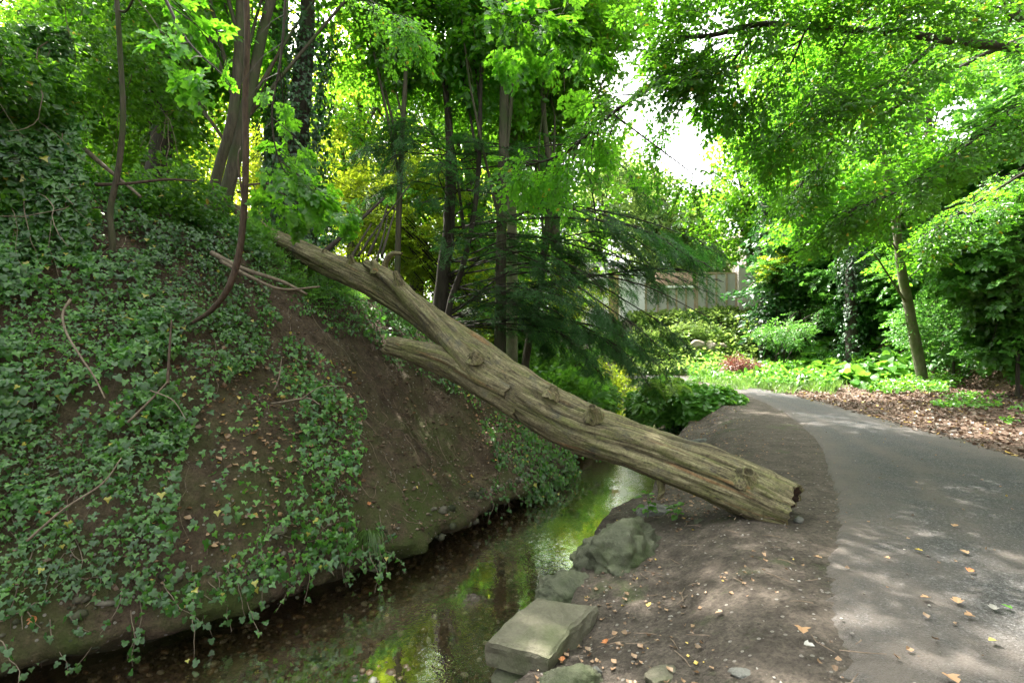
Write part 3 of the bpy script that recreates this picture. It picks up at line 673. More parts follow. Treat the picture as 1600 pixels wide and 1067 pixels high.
# ------------------------------------------------------------------ rocks
def ico(sub):
    import bmesh
    bm = bmesh.new(); bmesh.ops.create_icosphere(bm, subdivisions=sub, radius=1)
    V = np.array([v.co[:] for v in bm.verts]); Fc = np.array([[v.index for v in f.verts] for f in bm.faces]); bm.free(); return V, Fc
ICO = {k: ico(k) for k in (1, 2, 4, 5)}
OCT = (np.array([(1, 0, 0), (-1, 0, 0), (0, 1, 0), (0, -1, 0), (0, 0, 1), (0, 0, -1)], float), np.array([(0, 2, 4), (2, 1, 4), (1, 3, 4), (3, 0, 4), (2, 0, 5), (1, 2, 5), (3, 1, 5), (0, 3, 5)]))
def boulder(name, label, c, r, mat, seed, sub=5, rz=0, amp=.28, planes=16, group=None):
    V, Fc = ICO[sub]; V = V.copy(); rg = np.random.default_rng(seed)
    for _ in range(planes):
        n = rnd_dirs(1, rg)[0]; h = rg.uniform(.62, .85); d = V @ n; V = V - np.clip(d - h, 0, None)[:, None] * n * .9
    nn = norm(V); W_ = V + .35 * np.stack([vnoise(V[:, 0] * 2 + 5, V[:, 1] * 2, V[:, 2] * 2 + k) for k in (0, 9, 18)], -1); rid = .6 + 1.3 * np.abs(fbm(W_[:, 0] * 2.4 + seed + .5, W_[:, 1] * 2.4 + .3, W_[:, 2] * 2.4 + .7, 5, .55))
    V = V + nn * (min(amp, .4) * (rid - .9) * .32 + .07 * fbm(V[:, 0] * 5 + seed, V[:, 1] * 5, V[:, 2] * 5, 4, .6))[:, None]
    ca, sa = math.cos(rz), math.sin(rz); V = V * np.asarray(r); V = V @ np.array([[ca, sa, 0], [-sa, ca, 0], [0, 0, 1]])
    me = mkmesh(name, V, [Fc], mat, smooth=True); o = link(name, me); o.location = [float(v) for v in c]
    o['label'] = label; o['category'] = 'rock'
    if group: o['group'] = group
    return o
def slab(name, label, corners, ztop, th, mat, seed, n=26, cat='stone'):
    c = np.array(corners, float); u = np.linspace(0, 1, n); U_, V_ = np.meshgrid(u, u, indexing='ij')
    top = (c[0][None, None] * ((1 - U_) * (1 - V_))[..., None] + c[1] * (U_ * (1 - V_))[..., None] + c[2] * (U_ * V_)[..., None] + c[3] * ((1 - U_) * V_)[..., None])
    cx = c.mean(0); edge = np.minimum.reduce([U_, 1 - U_, V_, 1 - V_])
    layers = []
    for k, (dz, ins) in enumerate([(0, .07), (-.014, .025), (-.04, 0), (-th * .5, -.005), (-th * .85, .004), (-th, .03)]):
        P = top + (cx - top) * (ins * 1.0)
        jit = np.stack([fbm(P[..., 0] * 6 + k * .3 + seed, P[..., 1] * 6, dz * 6, 3), fbm(P[..., 0] * 6 + 40, P[..., 1] * 6 + k * .3 + seed, dz * 6, 3)], -1) * .022
        z = ztop + dz + .012 * fbm(P[..., 0] * 5, P[..., 1] * 5, seed, 5) - .012 * (edge < .01) * (k == 0)
        layers.append(np.concatenate([P + jit, z[..., None]], -1))
    Vs = [layers[0].reshape(-1, 3)]; Fs = [grid_faces(n, n)]
    ring = np.r_[[i * n for i in range(n)], [(n - 1) * n + j for j in range(1, n)], [i * n + n - 1 for i in range(n - 2, -1, -1)], [j for j in range(n - 2, 0, -1)]]
    base = n * n; prev = ring; m = len(ring)
    for L in layers[1:]:
        Vs.append(L.reshape(-1, 3)[ring]); cur = base + np.arange(m); base += m
        Fs.append(np.stack([prev, cur, np.roll(cur, -1), np.roll(prev, -1)], -1)); prev = cur
    Vs.append(layers[-1].reshape(-1, 3)[ring].mean(0)[None]); Fs.append(np.stack([prev, np.roll(prev, -1), np.full(m, base)], -1)[:, ::-1])
    V = np.vstack(Vs); o0 = V.mean(0); me = mkmesh(name, V - o0, Fs, mat, smooth=False)
    o = link(name, me, label=label, category=cat); o.location = [float(v) for v in o0]; return o
def PT(px, py, z):
    d = (CZ - z) * F / (py - CY); return ((px - 800) / F * d, d)
zt = -.30
slab('stone_block', 'large flat squared stone block on the near stream edge', [PT(757, 995, zt), PT(856, 1026, zt), PT(930, 945, zt), PT(842, 929, zt)][::-1], zt, .17, M['slab'], 3)
slab('stone_block', 'mossy stone block underneath the flat squared block', [PT(762, 1052, zt - .2), PT(870, 1075, zt - .2), PT(930, 990, zt - .2), PT(850, 960, zt - .2)][::-1], zt - .2, .42, M['slab_moss'], 5)
boulder('boulder', 'large craggy grey green boulder between the stream and the fallen log', (.98, 4.62, -.38), (.52, .42, .33), M['rock'], 21, rz=.3, amp=.5)
boulder('boulder', 'low pitted rock between the craggy boulder and the flat stone block', (.52, 4.28, -.56), (.30, .34, .2), M['rock'], 22, rz=.9)
boulder('boulder', 'small mossy rock at the bottom edge beside the stone block', (.36, 2.94, -.40), (.20, .19, .13), M['slab_moss'], 23)
boulder('boulder', 'pale grey rock on the stream edge just behind the fallen log', at(1095, 694, 9.6) - (0, 0, .1), (.42, .36, .26), M['rock_grey'], 24, rz=.2, amp=.4)
boulder('boulder', 'smaller pale rock left of the grey rock behind the log', at(1066, 692, 9.7) - (0, 0, .1), (.22, .28, .2), M['rock_grey'], 25)
boulder('boulder', 'flat pale green rock in the shade under the log beside the water', at(1035, 795, 5.75) - (0, 0, .1), (.3, .26, .14), M['rock_grey'], 26)
boulder('boulder', 'broad half buried mossy rock under the log butt', at(1150, 815, 4.9) - (0, 0, .14), (.5, .32, .16), M['rock'], 27)
boulder('stone', 'pale flat stone set in the dirt with moss beside it', gp(.81, 2.78, 0.0), (.12, .085, .045), M['slab'], 28, 4, rz=.7)
boulder('stone', 'dark green mossy stone at the bottom edge right of the block', gp(.64, 2.52, 0.0), (.085, .06, .04), M['slab_moss'], 29, 4)
boulder('stone', 'grey stone next to the mossy stone at the bottom edge', gp(.54, 2.58, 0.0), (.05, .05, .035), M['rock_grey'], 30, 4)
boulder('stone', 'small round grey stone on the dirt behind the flat block', gp(.49, 2.98, 0.01), (.035, .035, .03), M['rock_grey'], 31, 4)
boulder('stone', 'pale bluish stone half sunk in the dirt near the path edge', gp(1.18, 2.62, 0.0), (.07, .045, .02), M['rock_grey'], 32, 4, rz=-.3)
boulder('stone', 'grey stone lying against the broken butt of the log', on(1248, 816, .02), (.05, .04, .03), M['rock_grey'], 33, 4)
boulder('stone', 'round brown stone stuck in the bare bank', on(559, 680, .0), (.06, .06, .05), M['block'], 34, 4)
boulder('stone', 'pale stone lying low on the mossy bank foot beneath the ivy', on(432, 844, .01), (.09, .08, .06), M['slab'], 35, 4)

# pebbles in the stream, grit on the dirt
def scatter_stones(name, X, Y, Z, r, mat, seed, flat=.55, kind='stuff'):
    V, Fc = OCT if name in ('earth_clods', 'dirt_grit') else ICO[1]; rg = np.random.default_rng(seed); N = len(X)
    D = rnd_dirs(N, rg) * [1, 1, .2]; Mx = frames(norm(D), np.array([0, 0, 1.]) + .2 * rg.normal(size=(N, 3)))
    Mx = Mx * (r[:, None] * np.stack([rg.uniform(.6, 1, N), rg.uniform(.8, 1.3, N), rg.uniform(.35, flat + .1, N)], -1))[:, None, :]
    VV, FF = inst(V, [Fc], Mx, np.stack([X, Y, Z], -1)); link(name, mkmesh(name, VV, FF, mat, smooth=True), kind=kind)
def speck_mat(name, stops, rough=.6, spec=.4):
    s = NT(name); g = s.n('NewGeometry'); col = s.ramp(g.outputs['Random Per Island'], stops)
    n = s.tex(s.coord(), 60, 4); col = s.mix(.5, col, s.ramp(n.outputs['Fac'], [(.3, .6), (.7, 1.3)]), 'MULTIPLY')
    return s.pbr(col, rough, s.bump(n.outputs['Fac'], .4, .004), spec)
M['pebble'] = speck_mat('wet_pebble', [(0, (.03, .025, .02)), (.4, (.10, .075, .045)), (.7, (.2, .125, .06)), (.9, (.26, .22, .15)), (1, (.4, .37, .32))], .35, .5)
M['grit'] = speck_mat('dirt_grit', [(0, (.07, .06, .05)), (.6, (.16, .14, .12)), (1, (.34, .32, .29))], .85, .2)
N = 6000; a_ = rng.uniform(-1.5, 8.5, N); t_ = rng.random(N); b_ = bR(a_) + .0 + (bL(a_) + .45 - bR(a_)) * t_; x_, y_ = xy(a_, b_)
r_ = .014 + .035 * rng.random(N)**3; big = rng.random(N) < .06; r_[big] *= 1.6
scatter_stones('stream_pebbles', x_, y_, BEDF(x_, y_) + r_ * .15, r_, M['pebble'], 3)
N = 5000; x_ = rng.uniform(-.2, 7.5, N); y_ = rng.uniform(1.6, 14, N)**1.0; a_, b_ = ab(x_, y_); e_ = bR(a_) - b_
pd_ = pathdist(x_, y_); k_ = (e_ > .1) & ((pd_ > -.5) | (rng.random(N) < .15)) & (rng.random(N) < np.clip(3.2 / y_, 0, 1)); x_, y_ = x_[k_], y_[k_]
r_ = .004 + .012 * rng.random(len(x_))**3
scatter_stones('dirt_grit', x_, y_, np.where(pathdist(x_, y_) < 0, .028, H(x_, y_)) + r_ * .2, r_, M['grit'], 5)

M['clod'] = speck_mat('earth_clod', [(0, (.04, .028, .018)), (.7, (.10, .073, .05)), (1, (.16, .13, .10))], .95, .1)
N = 5000; a_ = rng.uniform(2.5, 8.5, N); s2 = rng.random(N)**1.6 * 4; x_, y_ = xy(a_, bL(a_) + s2); r_ = .008 + .03 * rng.random(N)**4
scatter_stones('earth_clods', x_, y_, H(x_, y_) + r_ * .3, r_, M['clod'], 6)
M['ledge'] = speck_mat('mossy_ledge_stone', [(0, (.022, .026, .013)), (.5, (.045, .048, .028)), (.8, (.07, .066, .048)), (1, (.11, .10, .08))], .9, .2)
N = 380; a_ = rng.uniform(-1.5, 8.5, N); o_ = rng.uniform(-.03, .16, N); x_, y_ = xy(a_, bL(a_) + o_); r_ = .015 + .06 * rng.random(N)**3
scatter_stones('bank_foot_stones', x_, y_, np.where(o_ > .06, H(x_, y_), -.60 - .16 * rng.random(N)), r_, M['ledge'], 7, .8)
# ------------------------------------------------------------------ leaf scatters
def leaf_obj_meshes(tpl, mat, nm='leaf'):
    return [mkmesh(nm, tpl[0] * (1, 1, s_) + np.array([0, 0, 0]), tpl[1], mat) for s_ in (1., .5, 1.6)]
def leafy(root, tpl, T, D, U, S, mat, nparts=300, rest='leaves', single='leaf'):
    """big leaves in view as parts, the rest as one mesh"""
    Mx = frames(D, U); px, py = proj(T); size = S / np.maximum(T[:, 1], .3)
    vis = (T[:, 1] > .5) & (px > -10) & (px < 1610) & (py > -10) & (py < 1075)
    score = np.where(vis, size, -1); idx = np.argsort(-score)[:nparts]; idx = idx[score[idx] > 0]
    ms = leaf_obj_meshes(tpl, mat, single); off = Vector(root.location)
    for q, i in enumerate(idx):
        o = bpy.data.objects.new(single, ms[q % 3]); COL.objects.link(o); o.parent = root
        m4 = Matrix.Identity(4)
        for r in range(3):
            for c in range(3): m4[r][c] = float(Mx[i, r, c] * S[i])
            m4[r][3] = float(T[i, r]) - off[r]
        o.matrix_basis = m4
    keep = np.ones(len(T), bool); keep[idx] = False
    if keep.any():
        if tpl is IVY:                       # lobed outline near the camera, simpler leaves farther off
            near = keep & (T[:, 1] < 6.2) & (px > -60) & (px < 1660) & (py < 1120); far = keep & ~near
            V, Fs = merge([inst(t_[0], t_[1], Mx[k_] * S[k_][:, None, None], T[k_]) for t_, k_ in ((IVY8, near), (KITE, far)) if k_.any()])
        else: V, Fs = inst(tpl[0], tpl[1], Mx[keep] * S[keep][:, None, None], T[keep])
        part(rest, mkmesh(rest, V, Fs, mat), root, kind='stuff')
def vine_parts(root, starts, L, rg, r=.004, mat=None, name='stems', drift=.25, steps=9):
    ps = []
    for p in starts:
        P = [p]; v = np.array([rg.normal() * .25, rg.normal() * .1 - .05, -1.])
        l = L * rg.uniform(.4, 1.2) / steps
        for _ in range(steps):
            v = norm(v + rg.normal(size=3) * drift + [0, 0, -.15]); P.append(P[-1] + v * l)
        ps.append(tube(P, np.linspace(r, r * .5, len(P)) * rg.uniform(.6, 1.5), 4, cap=False))
    return part(name, mkmesh(name, *merge(ps), mat or M['twig_pale']), root, kind='stuff')
def surf_vines(root, P0, L, rg, r=.004, mat=None, name='stems', steps=12, up=.03):
    """stems that creep downhill along the terrain"""
    ps = []
    for p in P0:
        x, y = p[0], p[1]; P = []; a = rg.uniform(-.6, .6); l = L * rg.uniform(.4, 1.2) / steps
        for k in range(steps):
            P.append((x, y, Hs(x, y) + up * rg.uniform(.1, 1))); n = Ns(x, y)
            dn = norm(np.array([n[0], n[1]]) + 1e-6); a += rg.normal() * .5; ca, sa = math.cos(a), math.sin(a)
            x += (dn[0] * ca - dn[1] * sa) * l * .7; y += (dn[0] * sa + dn[1] * ca) * l * .7
            if bLs(ab(x, y)[0]) + .05 > ab(x, y)[1]: break
        if len(P) > 2: ps.append(tube(P, np.linspace(r, r * .5, len(P)) * rg.uniform(.5, 1.6), 4, cap=False))
    return part(name, mkmesh(name, *merge(ps), mat or M['twig_pale']), root, kind='stuff')
def scatter_terrain(box, n, rg, polys=None, prob=None, wob=18):
    x = rg.uniform(box[0], box[1], n); y = rg.uniform(box[2], box[3], n); z = H(x, y); P = np.stack([x, y, z], -1)
    if polys is not None:
        px, py = proj(P); w1 = wob * fbm(x * 2.5, y * 2.5, 3, 3); w2 = wob * fbm(x * 2.5, y * 2.5, 9, 3)
        m = np.zeros(n, bool)
        for poly, pr in polys:
            m |= inpoly(px + w1, py + w2, poly) & (rg.random(n) < pr)
        m &= y > .3; P = P[m]
    a, b = ab(P[:, 0], P[:, 1]); P = P[(b - bL(a) > -.02) | (bR(a) - b > 0)]
    return P
# ivy on the left bank
rg = np.random.default_rng(5)
IVY_A = [(-9000, -800), (150, 200), (260, 320), (395, 350), (405, 440), (415, 540), (350, 610), (305, 640), (275, 700), (280, 800), (300, 860), (300, 950), (200, 935), (60, 945), (-9000, 2500)]
IVY_B = [(410, 540), (450, 550), (530, 590), (552, 700), (550, 900), (450, 1000), (320, 960), (340, 880), (430, 820), (460, 700), (440, 620)]
IVY_C = [(420, 430), (560, 430), (700, 500), (760, 640), (690, 620), (600, 560), (480, 500)]
IVY_E = [(380, 340), (480, 400), (560, 470), (470, 500), (400, 440)]
P = scatter_terrain((-10, 0, 1.2, 12), 330000, rg, [(IVY_A, .60), (IVY_B, .30), ([(290, 640), (380, 580), (450, 600), (440, 800), (380, 880), (300, 870)], .07), (IVY_C, .30), (IVY_E, .2)])
a, b = ab(P[:, 0], P[:, 1]); cl = fbm(P[:, 0] * 2.6, P[:, 1] * 2.6, P[:, 2] * 2.6, 3); P = P[(cl > -.25 - .25 * rng.random(len(P))) | (rng.random(len(P)) < .16)]; qx, qy = proj(P); P = P[((qx > -250) & (qy < 1300)) | (rng.random(len(P)) < .25)]
n_ = normal_at(P[:, 0], P[:, 1], .25); down = norm(np.cross(np.cross(n_, [0, 0, -1.]), n_))
# mid slope steep -> area weighting
mat_ = np.clip(.5 + .8 * fbm(P[:, 0] * 1.8, P[:, 1] * 1.8, P[:, 2] * 1.8 + 4, 3), 0, 1.3); lift = .02 + (.05 + .20 * mat_) * rg.random(len(P))**.7; T = P + n_ * lift[:, None]
D = norm(down + rg.normal(size=P.shape) * .45); U = norm(n_ * 1.0 + np.array([0, 0, .55]) + rg.normal(size=P.shape) * .38)
S = rg.uniform(.026, .062, len(P)) * (.8 + .55 * mat_)
ivy = thing('ivy_carpet', 'dense carpet of dark green ivy covering the steep left stream bank', 'ivy', gp(-3.5, 5))
print('ivy', len(T)); leafy(ivy, IVY, T, D, U, S, M['ivy'])
surf_vines(ivy, P[rg.integers(0, len(P), 420)], 1.3, rg, .0035)
surf_vines(ivy, P[rg.integers(0, len(P), 380)], 1.5, rg, .0028, M['bark_red'], 'stems', up=.10)
P_ = scatter_terrain((-5, 2.5, 4, 10.5), 3000, rg, [([(430, 450), (640, 520), (780, 640), (840, 760), (640, 860), (560, 880), (470, 620)], .10), (IVY_B, .2)])
surf_vines(ivy, P_, .8, rg, .004, M['twig'], 'roots', up=.008)
# hanging ivy tendrils over the lip
def lip_ivy(a0, a1, n, root, L, rg, leafn, ls=.05, lp=150, zs=(0, .5)):
    starts = []; T = []; ps = []
    for _ in range(n):
        a = rg.uniform(a0, a1); s_ = rg.uniform(*zs) ; x, y = xy(a, bLs(a) + s_ * .6 - .05); z = Hs(x, y) if s_ > .1 else -.5
        p = np.array([x, y, max(z, -.5) + .04]); P = [p]; v = np.array([.3, -.35, -.6]); m = 9; l = L * rg.uniform(.5, 1.2) / m
        for _k in range(m):
            v = norm(v + rg.normal(size=3) * .22 + [0.02, -.02, -.12]); q = P[-1] + v * l
            if q[2] < WZ + .04: break
            P.append(q)
        if len(P) > 2:
            ps.append(tube(P, np.linspace(.004, .0015, len(P)), 4, cap=False)); Pn = catmull(np.array(P), 30)
            T.append(Pn[rg.integers(0, 30, leafn)] + rg.normal(size=(leafn, 3)) * .025)
    T = np.vstack(T); D = norm(np.array([.25, -.3, -.8]) + rg.normal(size=T.shape) * .4); U = norm(np.array([.4, -.6, .6]) + rg.normal(size=T.shape) * .4)
    part('stems', mkmesh('stems', *merge(ps), M['twig_pale']), root, kind='stuff')
    leafy(root, IVY, T, D, U, rg.uniform(ls * .6, ls * 1.2, len(T)), M['ivy'], lp)
h1 = thing('hanging_ivy', 'thin ivy tendrils trailing over the mossy bank lip down to the dark water', 'ivy', gp(-2.2, 5)); lip_ivy(.0, 3.6, 60, h1, .5, rg, 12)
h2 = thing('hanging_ivy', 'thick ivy curtain hanging from the bank beneath the middle of the log', 'ivy', gp(.5, 8.6)); lip_ivy(6.15, 8.3, 330, h2, .75, rg, 20, .062, 200, (0, 1.9))
h3 = thing('ivy_patch', 'loose ivy clumps at the bank foot where bare earth meets the ivy curtain', 'ivy', gp(-.3, 7.6)); lip_ivy(5.2, 6.2, 12, h3, .4, rg, 9)
# undergrowth behind the log on the left bank
def undergrowth(name, label, box, n, polys, tpl, mat, seed, slen, lift=.1, up=.7, cat='undergrowth', thr=-.3, wob=18, spread=.6):
    rg = np.random.default_rng(seed); P = scatter_terrain(box, n, rg, polys, wob=wob)
    P = P[fbm(P[:, 0] * 1.3, P[:, 1] * 1.3, seed, 3) > thr]
    if len(P) == 0: print('EMPTY', label); return
    t = thing(name, label, cat, P.mean(0)); P = P + np.array([0, 0, 1.]) * (lift * rg.random(len(P)))[:, None]
    D = norm(rg.normal(size=P.shape) * [1, 1, .4] + [0, 0, up]); U = np.array([0, 0, 1.]) + rg.normal(size=P.shape) * spread
    build_sprays('foliage', t, tpl, P, D, U, slen * rg.uniform(.6, 1.3, len(P)), mat, M['twig'], rg); print(label[:40], len(P)); return t
undergrowth('undergrowth', 'bright low leafy undergrowth on the bank behind the fallen log', (-7, 4.5, 8, 22), 26000, [([(400, 200), (640, 300), (860, 420), (960, 560), (935, 640), (880, 640), (700, 470), (480, 360)], .42)], 'herb', M['herb'], 71, .5, .5)
undergrowth('weeds', 'small feathery weeds growing along the top of the bank beside the log tip', (-5.5, -1.5, 6, 9.6), 9000, [([(370, 330), (470, 390), (560, 440), (600, 480), (470, 470), (390, 450)], .5)], 'mid', M['herb'], 72, .22, .12, .5)

# ------------------------------------------------------------------ left side trees
D8 = 8.8
def gpath(pts): return np.array([at(*p) for p in pts])
# thin sapling
t = thing('sapling', 'thin bare grey sapling stem rising from the ivy at the far left', 'tree', at(171, 450, 5.9))
trunk_mesh(t, gpath([(171, 452, 5.9), (176, 380, 5.8), (172, 330, 5.75), (186, 260, 5.7), (192, 180, 5.65), (188, 90, 5.6), (184, 15, 5.5), (178, -60, 5.5), (190, -200, 5.4)]), [.036, .033, .031, .03, .028, .026, .024, .022, .02], M['bark'], 8, 40)
part('branch', mkmesh('branch', *tube(gpath([(184, 17, 5.5), (196, 18, 5.5), (205, 5, 5.4), (215, -20, 5.3)]), [.015, .014, .012, .01], 6, n=14), M['bark']), t)
# curved stem
t = thing('curved_stem', 'dark curved woody stem sweeping up out of the ivy left of the log', 'tree', at(310, 500, 5.4))
trunk_mesh(t, gpath([(300, 505, 5.6), (330, 485, 5.4), (357, 450, 5.25), (373, 400, 5.2), (381, 330, 5.15), (384, 240, 5.1), (383, 150, 5.1), (386, 60, 5.05), (382, -60, 5.0), (370, -220, 5)]), [.018, .027, .032, .031, .030, .030, .029, .028, .026, .022], M['bark_red'], 10, 60)
for pts, lb in (([(392, 180, 5.1), (410, 140, 5.0), (440, 70, 4.9)], 0), ([(380, 320, 5.1), (372, 250, 5.1), (376, 230, 5.2)], 0), ([(382, 290, 5.1), (420, 288, 5.3), (470, 305, 5.6), (520, 322, 5.9), (580, 330, 6.2)], 0)):
    part('branch', mkmesh('branch', *tube(gpath(pts), np.linspace(.012, .005, len(pts)), 5, n=14), M['bark_red']), t)
# trunks leaning on the bank top
def fprep(px, py, d, extra=()):
    return np.vstack([[foot(px, py, d)], gpath(extra)])
tree('leaning_tree', 'grey leaning tree trunk on the bank top, left of the log tip', 'tree', fprep(318, 380, 8.6, [(322, 345, 8.6), (340, 270, 8.6), (362, 190, 8.6), (372, 100, 8.7), (376, 0, 8.8), (380, -150, 9), (390, -330, 9)]), [.10, .085, .08, .078, .075, .07, .06, .05], M['bark'],
     [A3(300, 20, 9.5, 2.2, 2, 1.3, 170), A3(420, -180, 9.5, 3, 2.5, 1.6, 110), A3(230, -250, 9, 3, 2.5, 1.6, 100)], 'mid', M['maple'], 101, .9)
tree('leaning_tree', 'second thick trunk forking low and leaning right out of the same bank top', 'tree', fprep(330, 380, 8.8, [(342, 340, 8.8), (360, 280, 8.9), (378, 200, 9.0), (398, 110, 9.1), (415, 30, 9.1), (440, -60, 9.2), (470, -250, 9.3)]), [.15, .13, .11, .10, .09, .08, .07, .05], M['bark'],
     [A3(470, -120, 10.5, 2.5, 2, 1.5, 90), A3(560, -220, 11, 3, 2.5, 1.8, 90)], 'mid', M['mid'], 102, .9)
tree('ivy_clad_tree', 'dark ivy wrapped trunk leaning at the back of the left bank top', 'tree', fprep(215, 400, 9.6, [(225, 345, 9.6), (245, 270, 9.7), (258, 180, 9.8), (270, 90, 9.8), (288, 0, 10), (300, -200, 10)]), [.26, .24, .2, .17, .15, .13, .08], M['bark_dark'],
     [A3(240, 60, 10.5, 2.2, 1.6, 1.6, 260), A3(150, 120, 10.5, 2.4, 1.6, 1.6, 260), A3(200, -180, 10.5, 3.5, 2.5, 2.2, 130)], 'mid', M['mid'], 103, .9)
def ivy_column(root, P, r0, n, seed, mat, ls=.09, bulge=.5):
    rg = np.random.default_rng(seed); C = catmull(np.asarray(P, float), 60); i = rg.integers(0, 60, n); th = rg.random(n) * 2 * np.pi
    rr = r0 * (1 + bulge * fbm(C[i, 2] * 1.1 + seed, np.cos(th) * 1.2, np.sin(th) * 1.2, 3)) * rg.uniform(.75, 1.08, n)
    o = np.stack([np.cos(th), np.sin(th), 0 * th], -1); T = C[i] + o * rr[:, None] + np.array([0, 0, 1.]) * rg.uniform(-.15, .15, n)[:, None]
    D = norm(np.array([0, 0, -1.]) + o * .5 + rg.normal(size=T.shape) * .35); U = norm(o + [0, 0, .5] + rg.normal(size=T.shape) * .35)
    V, Fs = inst(IVY4[0], IVY4[1], frames(D, U) * (ls * rg.uniform(.7, 1.25, n))[:, None, None], T); part('ivy', mkmesh('ivy', V, Fs, mat), root, kind='stuff')
P = fprep(475, 400, 10.2, [(470, 330, 10.2), (462, 250, 10.2), (470, 150, 10.2), (480, 40, 10.3), (480, -100, 10.3)])
t = tree('ivy_column', 'stout ivy covered stump like trunk directly behind the upper end of the log', 'tree', P, [.3, .28, .24, .2, .15, .1], M['bark_dark'], None, None, None, 104, 1)
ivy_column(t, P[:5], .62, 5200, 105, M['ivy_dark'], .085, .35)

# left ivy thicket : curtain surface leaning over the bank
rg = np.random.default_rng(8)
def curtain(name, label, quad, n, bulge, mat, ls, seed, nvine, thr=-.35, dirv=(.25, -.5, -.7), hole=None, nparts=300, tpl=IVY, depthj=.5):
    rg = np.random.default_rng(seed); u, v = rg.random(n), rg.random(n); c = [np.asarray(q) for q in quad]
    P = c[0] * ((1 - u) * (1 - v))[:, None] + c[1] * (u * (1 - v))[:, None] + c[2] * (u * v)[:, None] + c[3] * ((1 - u) * v)[:, None]
    nn = norm(np.cross(c[1] - c[0], c[3] - c[0])); 
    if nn[1] > 0: nn = -nn
    bl = fbm(P[:, 0] * .9 + seed, P[:, 1] * .9, P[:, 2] * .9, 3); P = P + nn * (bulge * bl + depthj * (rg.random(n)**2) * -1)[:, None]
    k = fbm(P[:, 0] * 1.6 + seed, P[:, 1] * 1.6, P[:, 2] * 1.6, 3) > thr; P = P[k]
    t = thing(name, label, 'ivy', P.mean(0)); m = len(P)
    D = norm(np.array(dirv) + rg.normal(size=P.shape) * .4); U = norm(nn + [0, 0, .7] + rg.normal(size=P.shape) * .4)
    leafy(t, tpl, P, D, U, ls * rg.uniform(.6, 1.2, m), mat, nparts)
    if nvine: vine_parts(t, P[rg.integers(0, m, nvine)] + nn * .03, 1.2, rg, .005)
    return t
curtain('ivy_thicket', 'tall ivy thicket hanging at the far left edge with tangled bare vines', [at(-260, 640, 4.4), at(150, 480, 5.6), at(110, 50, 6.0), at(-260, -120, 4.2)], 20000, .35, M['ivy'], .085, 201, 120, -.3)
curtain('ivy_thicket', 'sunlit green ivy and climber foliage at the upper left corner', [at(-300, 400, 4.6), at(330, 330, 7.5), at(350, -60, 7.0), at(-300, -200, 4.2)], 30000, .7, M['mid'], .085, 202, 60, -.18, (.75, -.3, -.45), depthj=1.2, tpl=L4, nparts=200)
# horizontal dead branch and sticks
def stick(label, pts, r, mat='twig_pale', name='dead_branch', n=20, twigs=()):
    P = gpath(pts); t = thing(name, label, 'branch', P[0])
    part('stem', mkmesh('stem', *tube(P, np.linspace(r, r * .45, len(P)), 7, n=n, rough=.2), M[mat], smooth=True), t)
    for tp, tr in twigs: part('twig', mkmesh('twig', *tube(gpath(tp), np.linspace(tr, tr * .4, len(tp)), 5, n=12), M[mat], smooth=True), t)
stick('thin bare branch sticking out level from the sapling at the upper left', [(150, 289, 5.8), (200, 287, 5.7), (260, 281, 5.7), (306, 283, 5.7)], .02, 'bark_red')
stick('pale dead limb lying diagonally on the bank top behind the curved stem', [(330, 395, 6.6), (380, 420, 6.6), (440, 440, 6.7), (480, 460, 6.8)], .035)
stick('thinner dead limb lying parallel below the pale one on the bank top', [(345, 408, 6.4), (390, 432, 6.4), (440, 452, 6.5), (500, 448, 6.7)], .025)
stick('grey broken branch slanting down through the leaves at the upper left', [(120, 222, 6.5), (165, 262, 6.4), (220, 308, 6.3)], .035)
stick('thick bare root snaking down the ivy bank at left', [(110, 468, 5.0), (98, 490, 4.9), (104, 520, 4.8), (128, 560, 4.65), (148, 590, 4.6), (164, 622, 4.5)], .013)
stick('upright reddish stick standing in the middle of the ivy', [(262, 600, 4.75), (264, 560, 4.85), (268, 500, 5.0)], .016, 'bark_red')
stick('forked pale twig crossing the reddish stick in the ivy', [(200, 660, 4.5), (240, 620, 4.6), (262, 596, 4.65)], .012, 'twig_pale', twigs=[([(235, 610, 4.6), (270, 625, 4.55), (290, 655, 4.5)], .008)])
stick('long thin pale twig slanting over the lower left ivy', [(42, 845, 3.7), (100, 795, 3.8), (160, 755, 3.9), (190, 715, 4.05)], .010)
stick('twisted thin twig with few leaves sprouting from the bare bank', [(424, 630, 5.3), (440, 628, 5.1), (480, 622, 5.0), (500, 632, 4.95)], .009, 'twig_pale', twigs=[([(470, 624, 5.0), (500, 605, 5.0), (540, 603, 5.0)], .006), ([(428, 610, 5.2), (436, 590, 5.2), (440, 560, 5.3)], .009)])
for i, (pts, r, lb) in enumerate([
    ([(505, 395, 8.3), (540, 365, 8.5), (600, 310, 9)], .05, 'thickest dead pole propped up behind the log top, leftmost of the fan'),
    ([(540, 420, 7.9), (556, 390, 8.1), (580, 350, 8.4)], .03, 'short dead pole beside the leftmost one behind the log'),
    ([(560, 400, 8.1), (590, 355, 8.4), (640, 290, 8.8)], .022, 'thin dark stick of the fan reaching right behind the log'),
    ([(575, 400, 8.0), (592, 362, 8.2), (606, 320, 8.6)], .026, 'dark upright stick in the middle of the fan behind the log'),
    ([(588, 410, 7.9), (598, 372, 8.1), (606, 338, 8.4)], .02, 'thin upright stick right of the middle of the fan'),
    ([(596, 400, 7.9), (608, 360, 8.1), (618, 325, 8.4)], .024, 'rightmost stick of the fan beside the bent stub')]):
    stick(lb, pts, r, 'bark_dark', 'dead_pole')
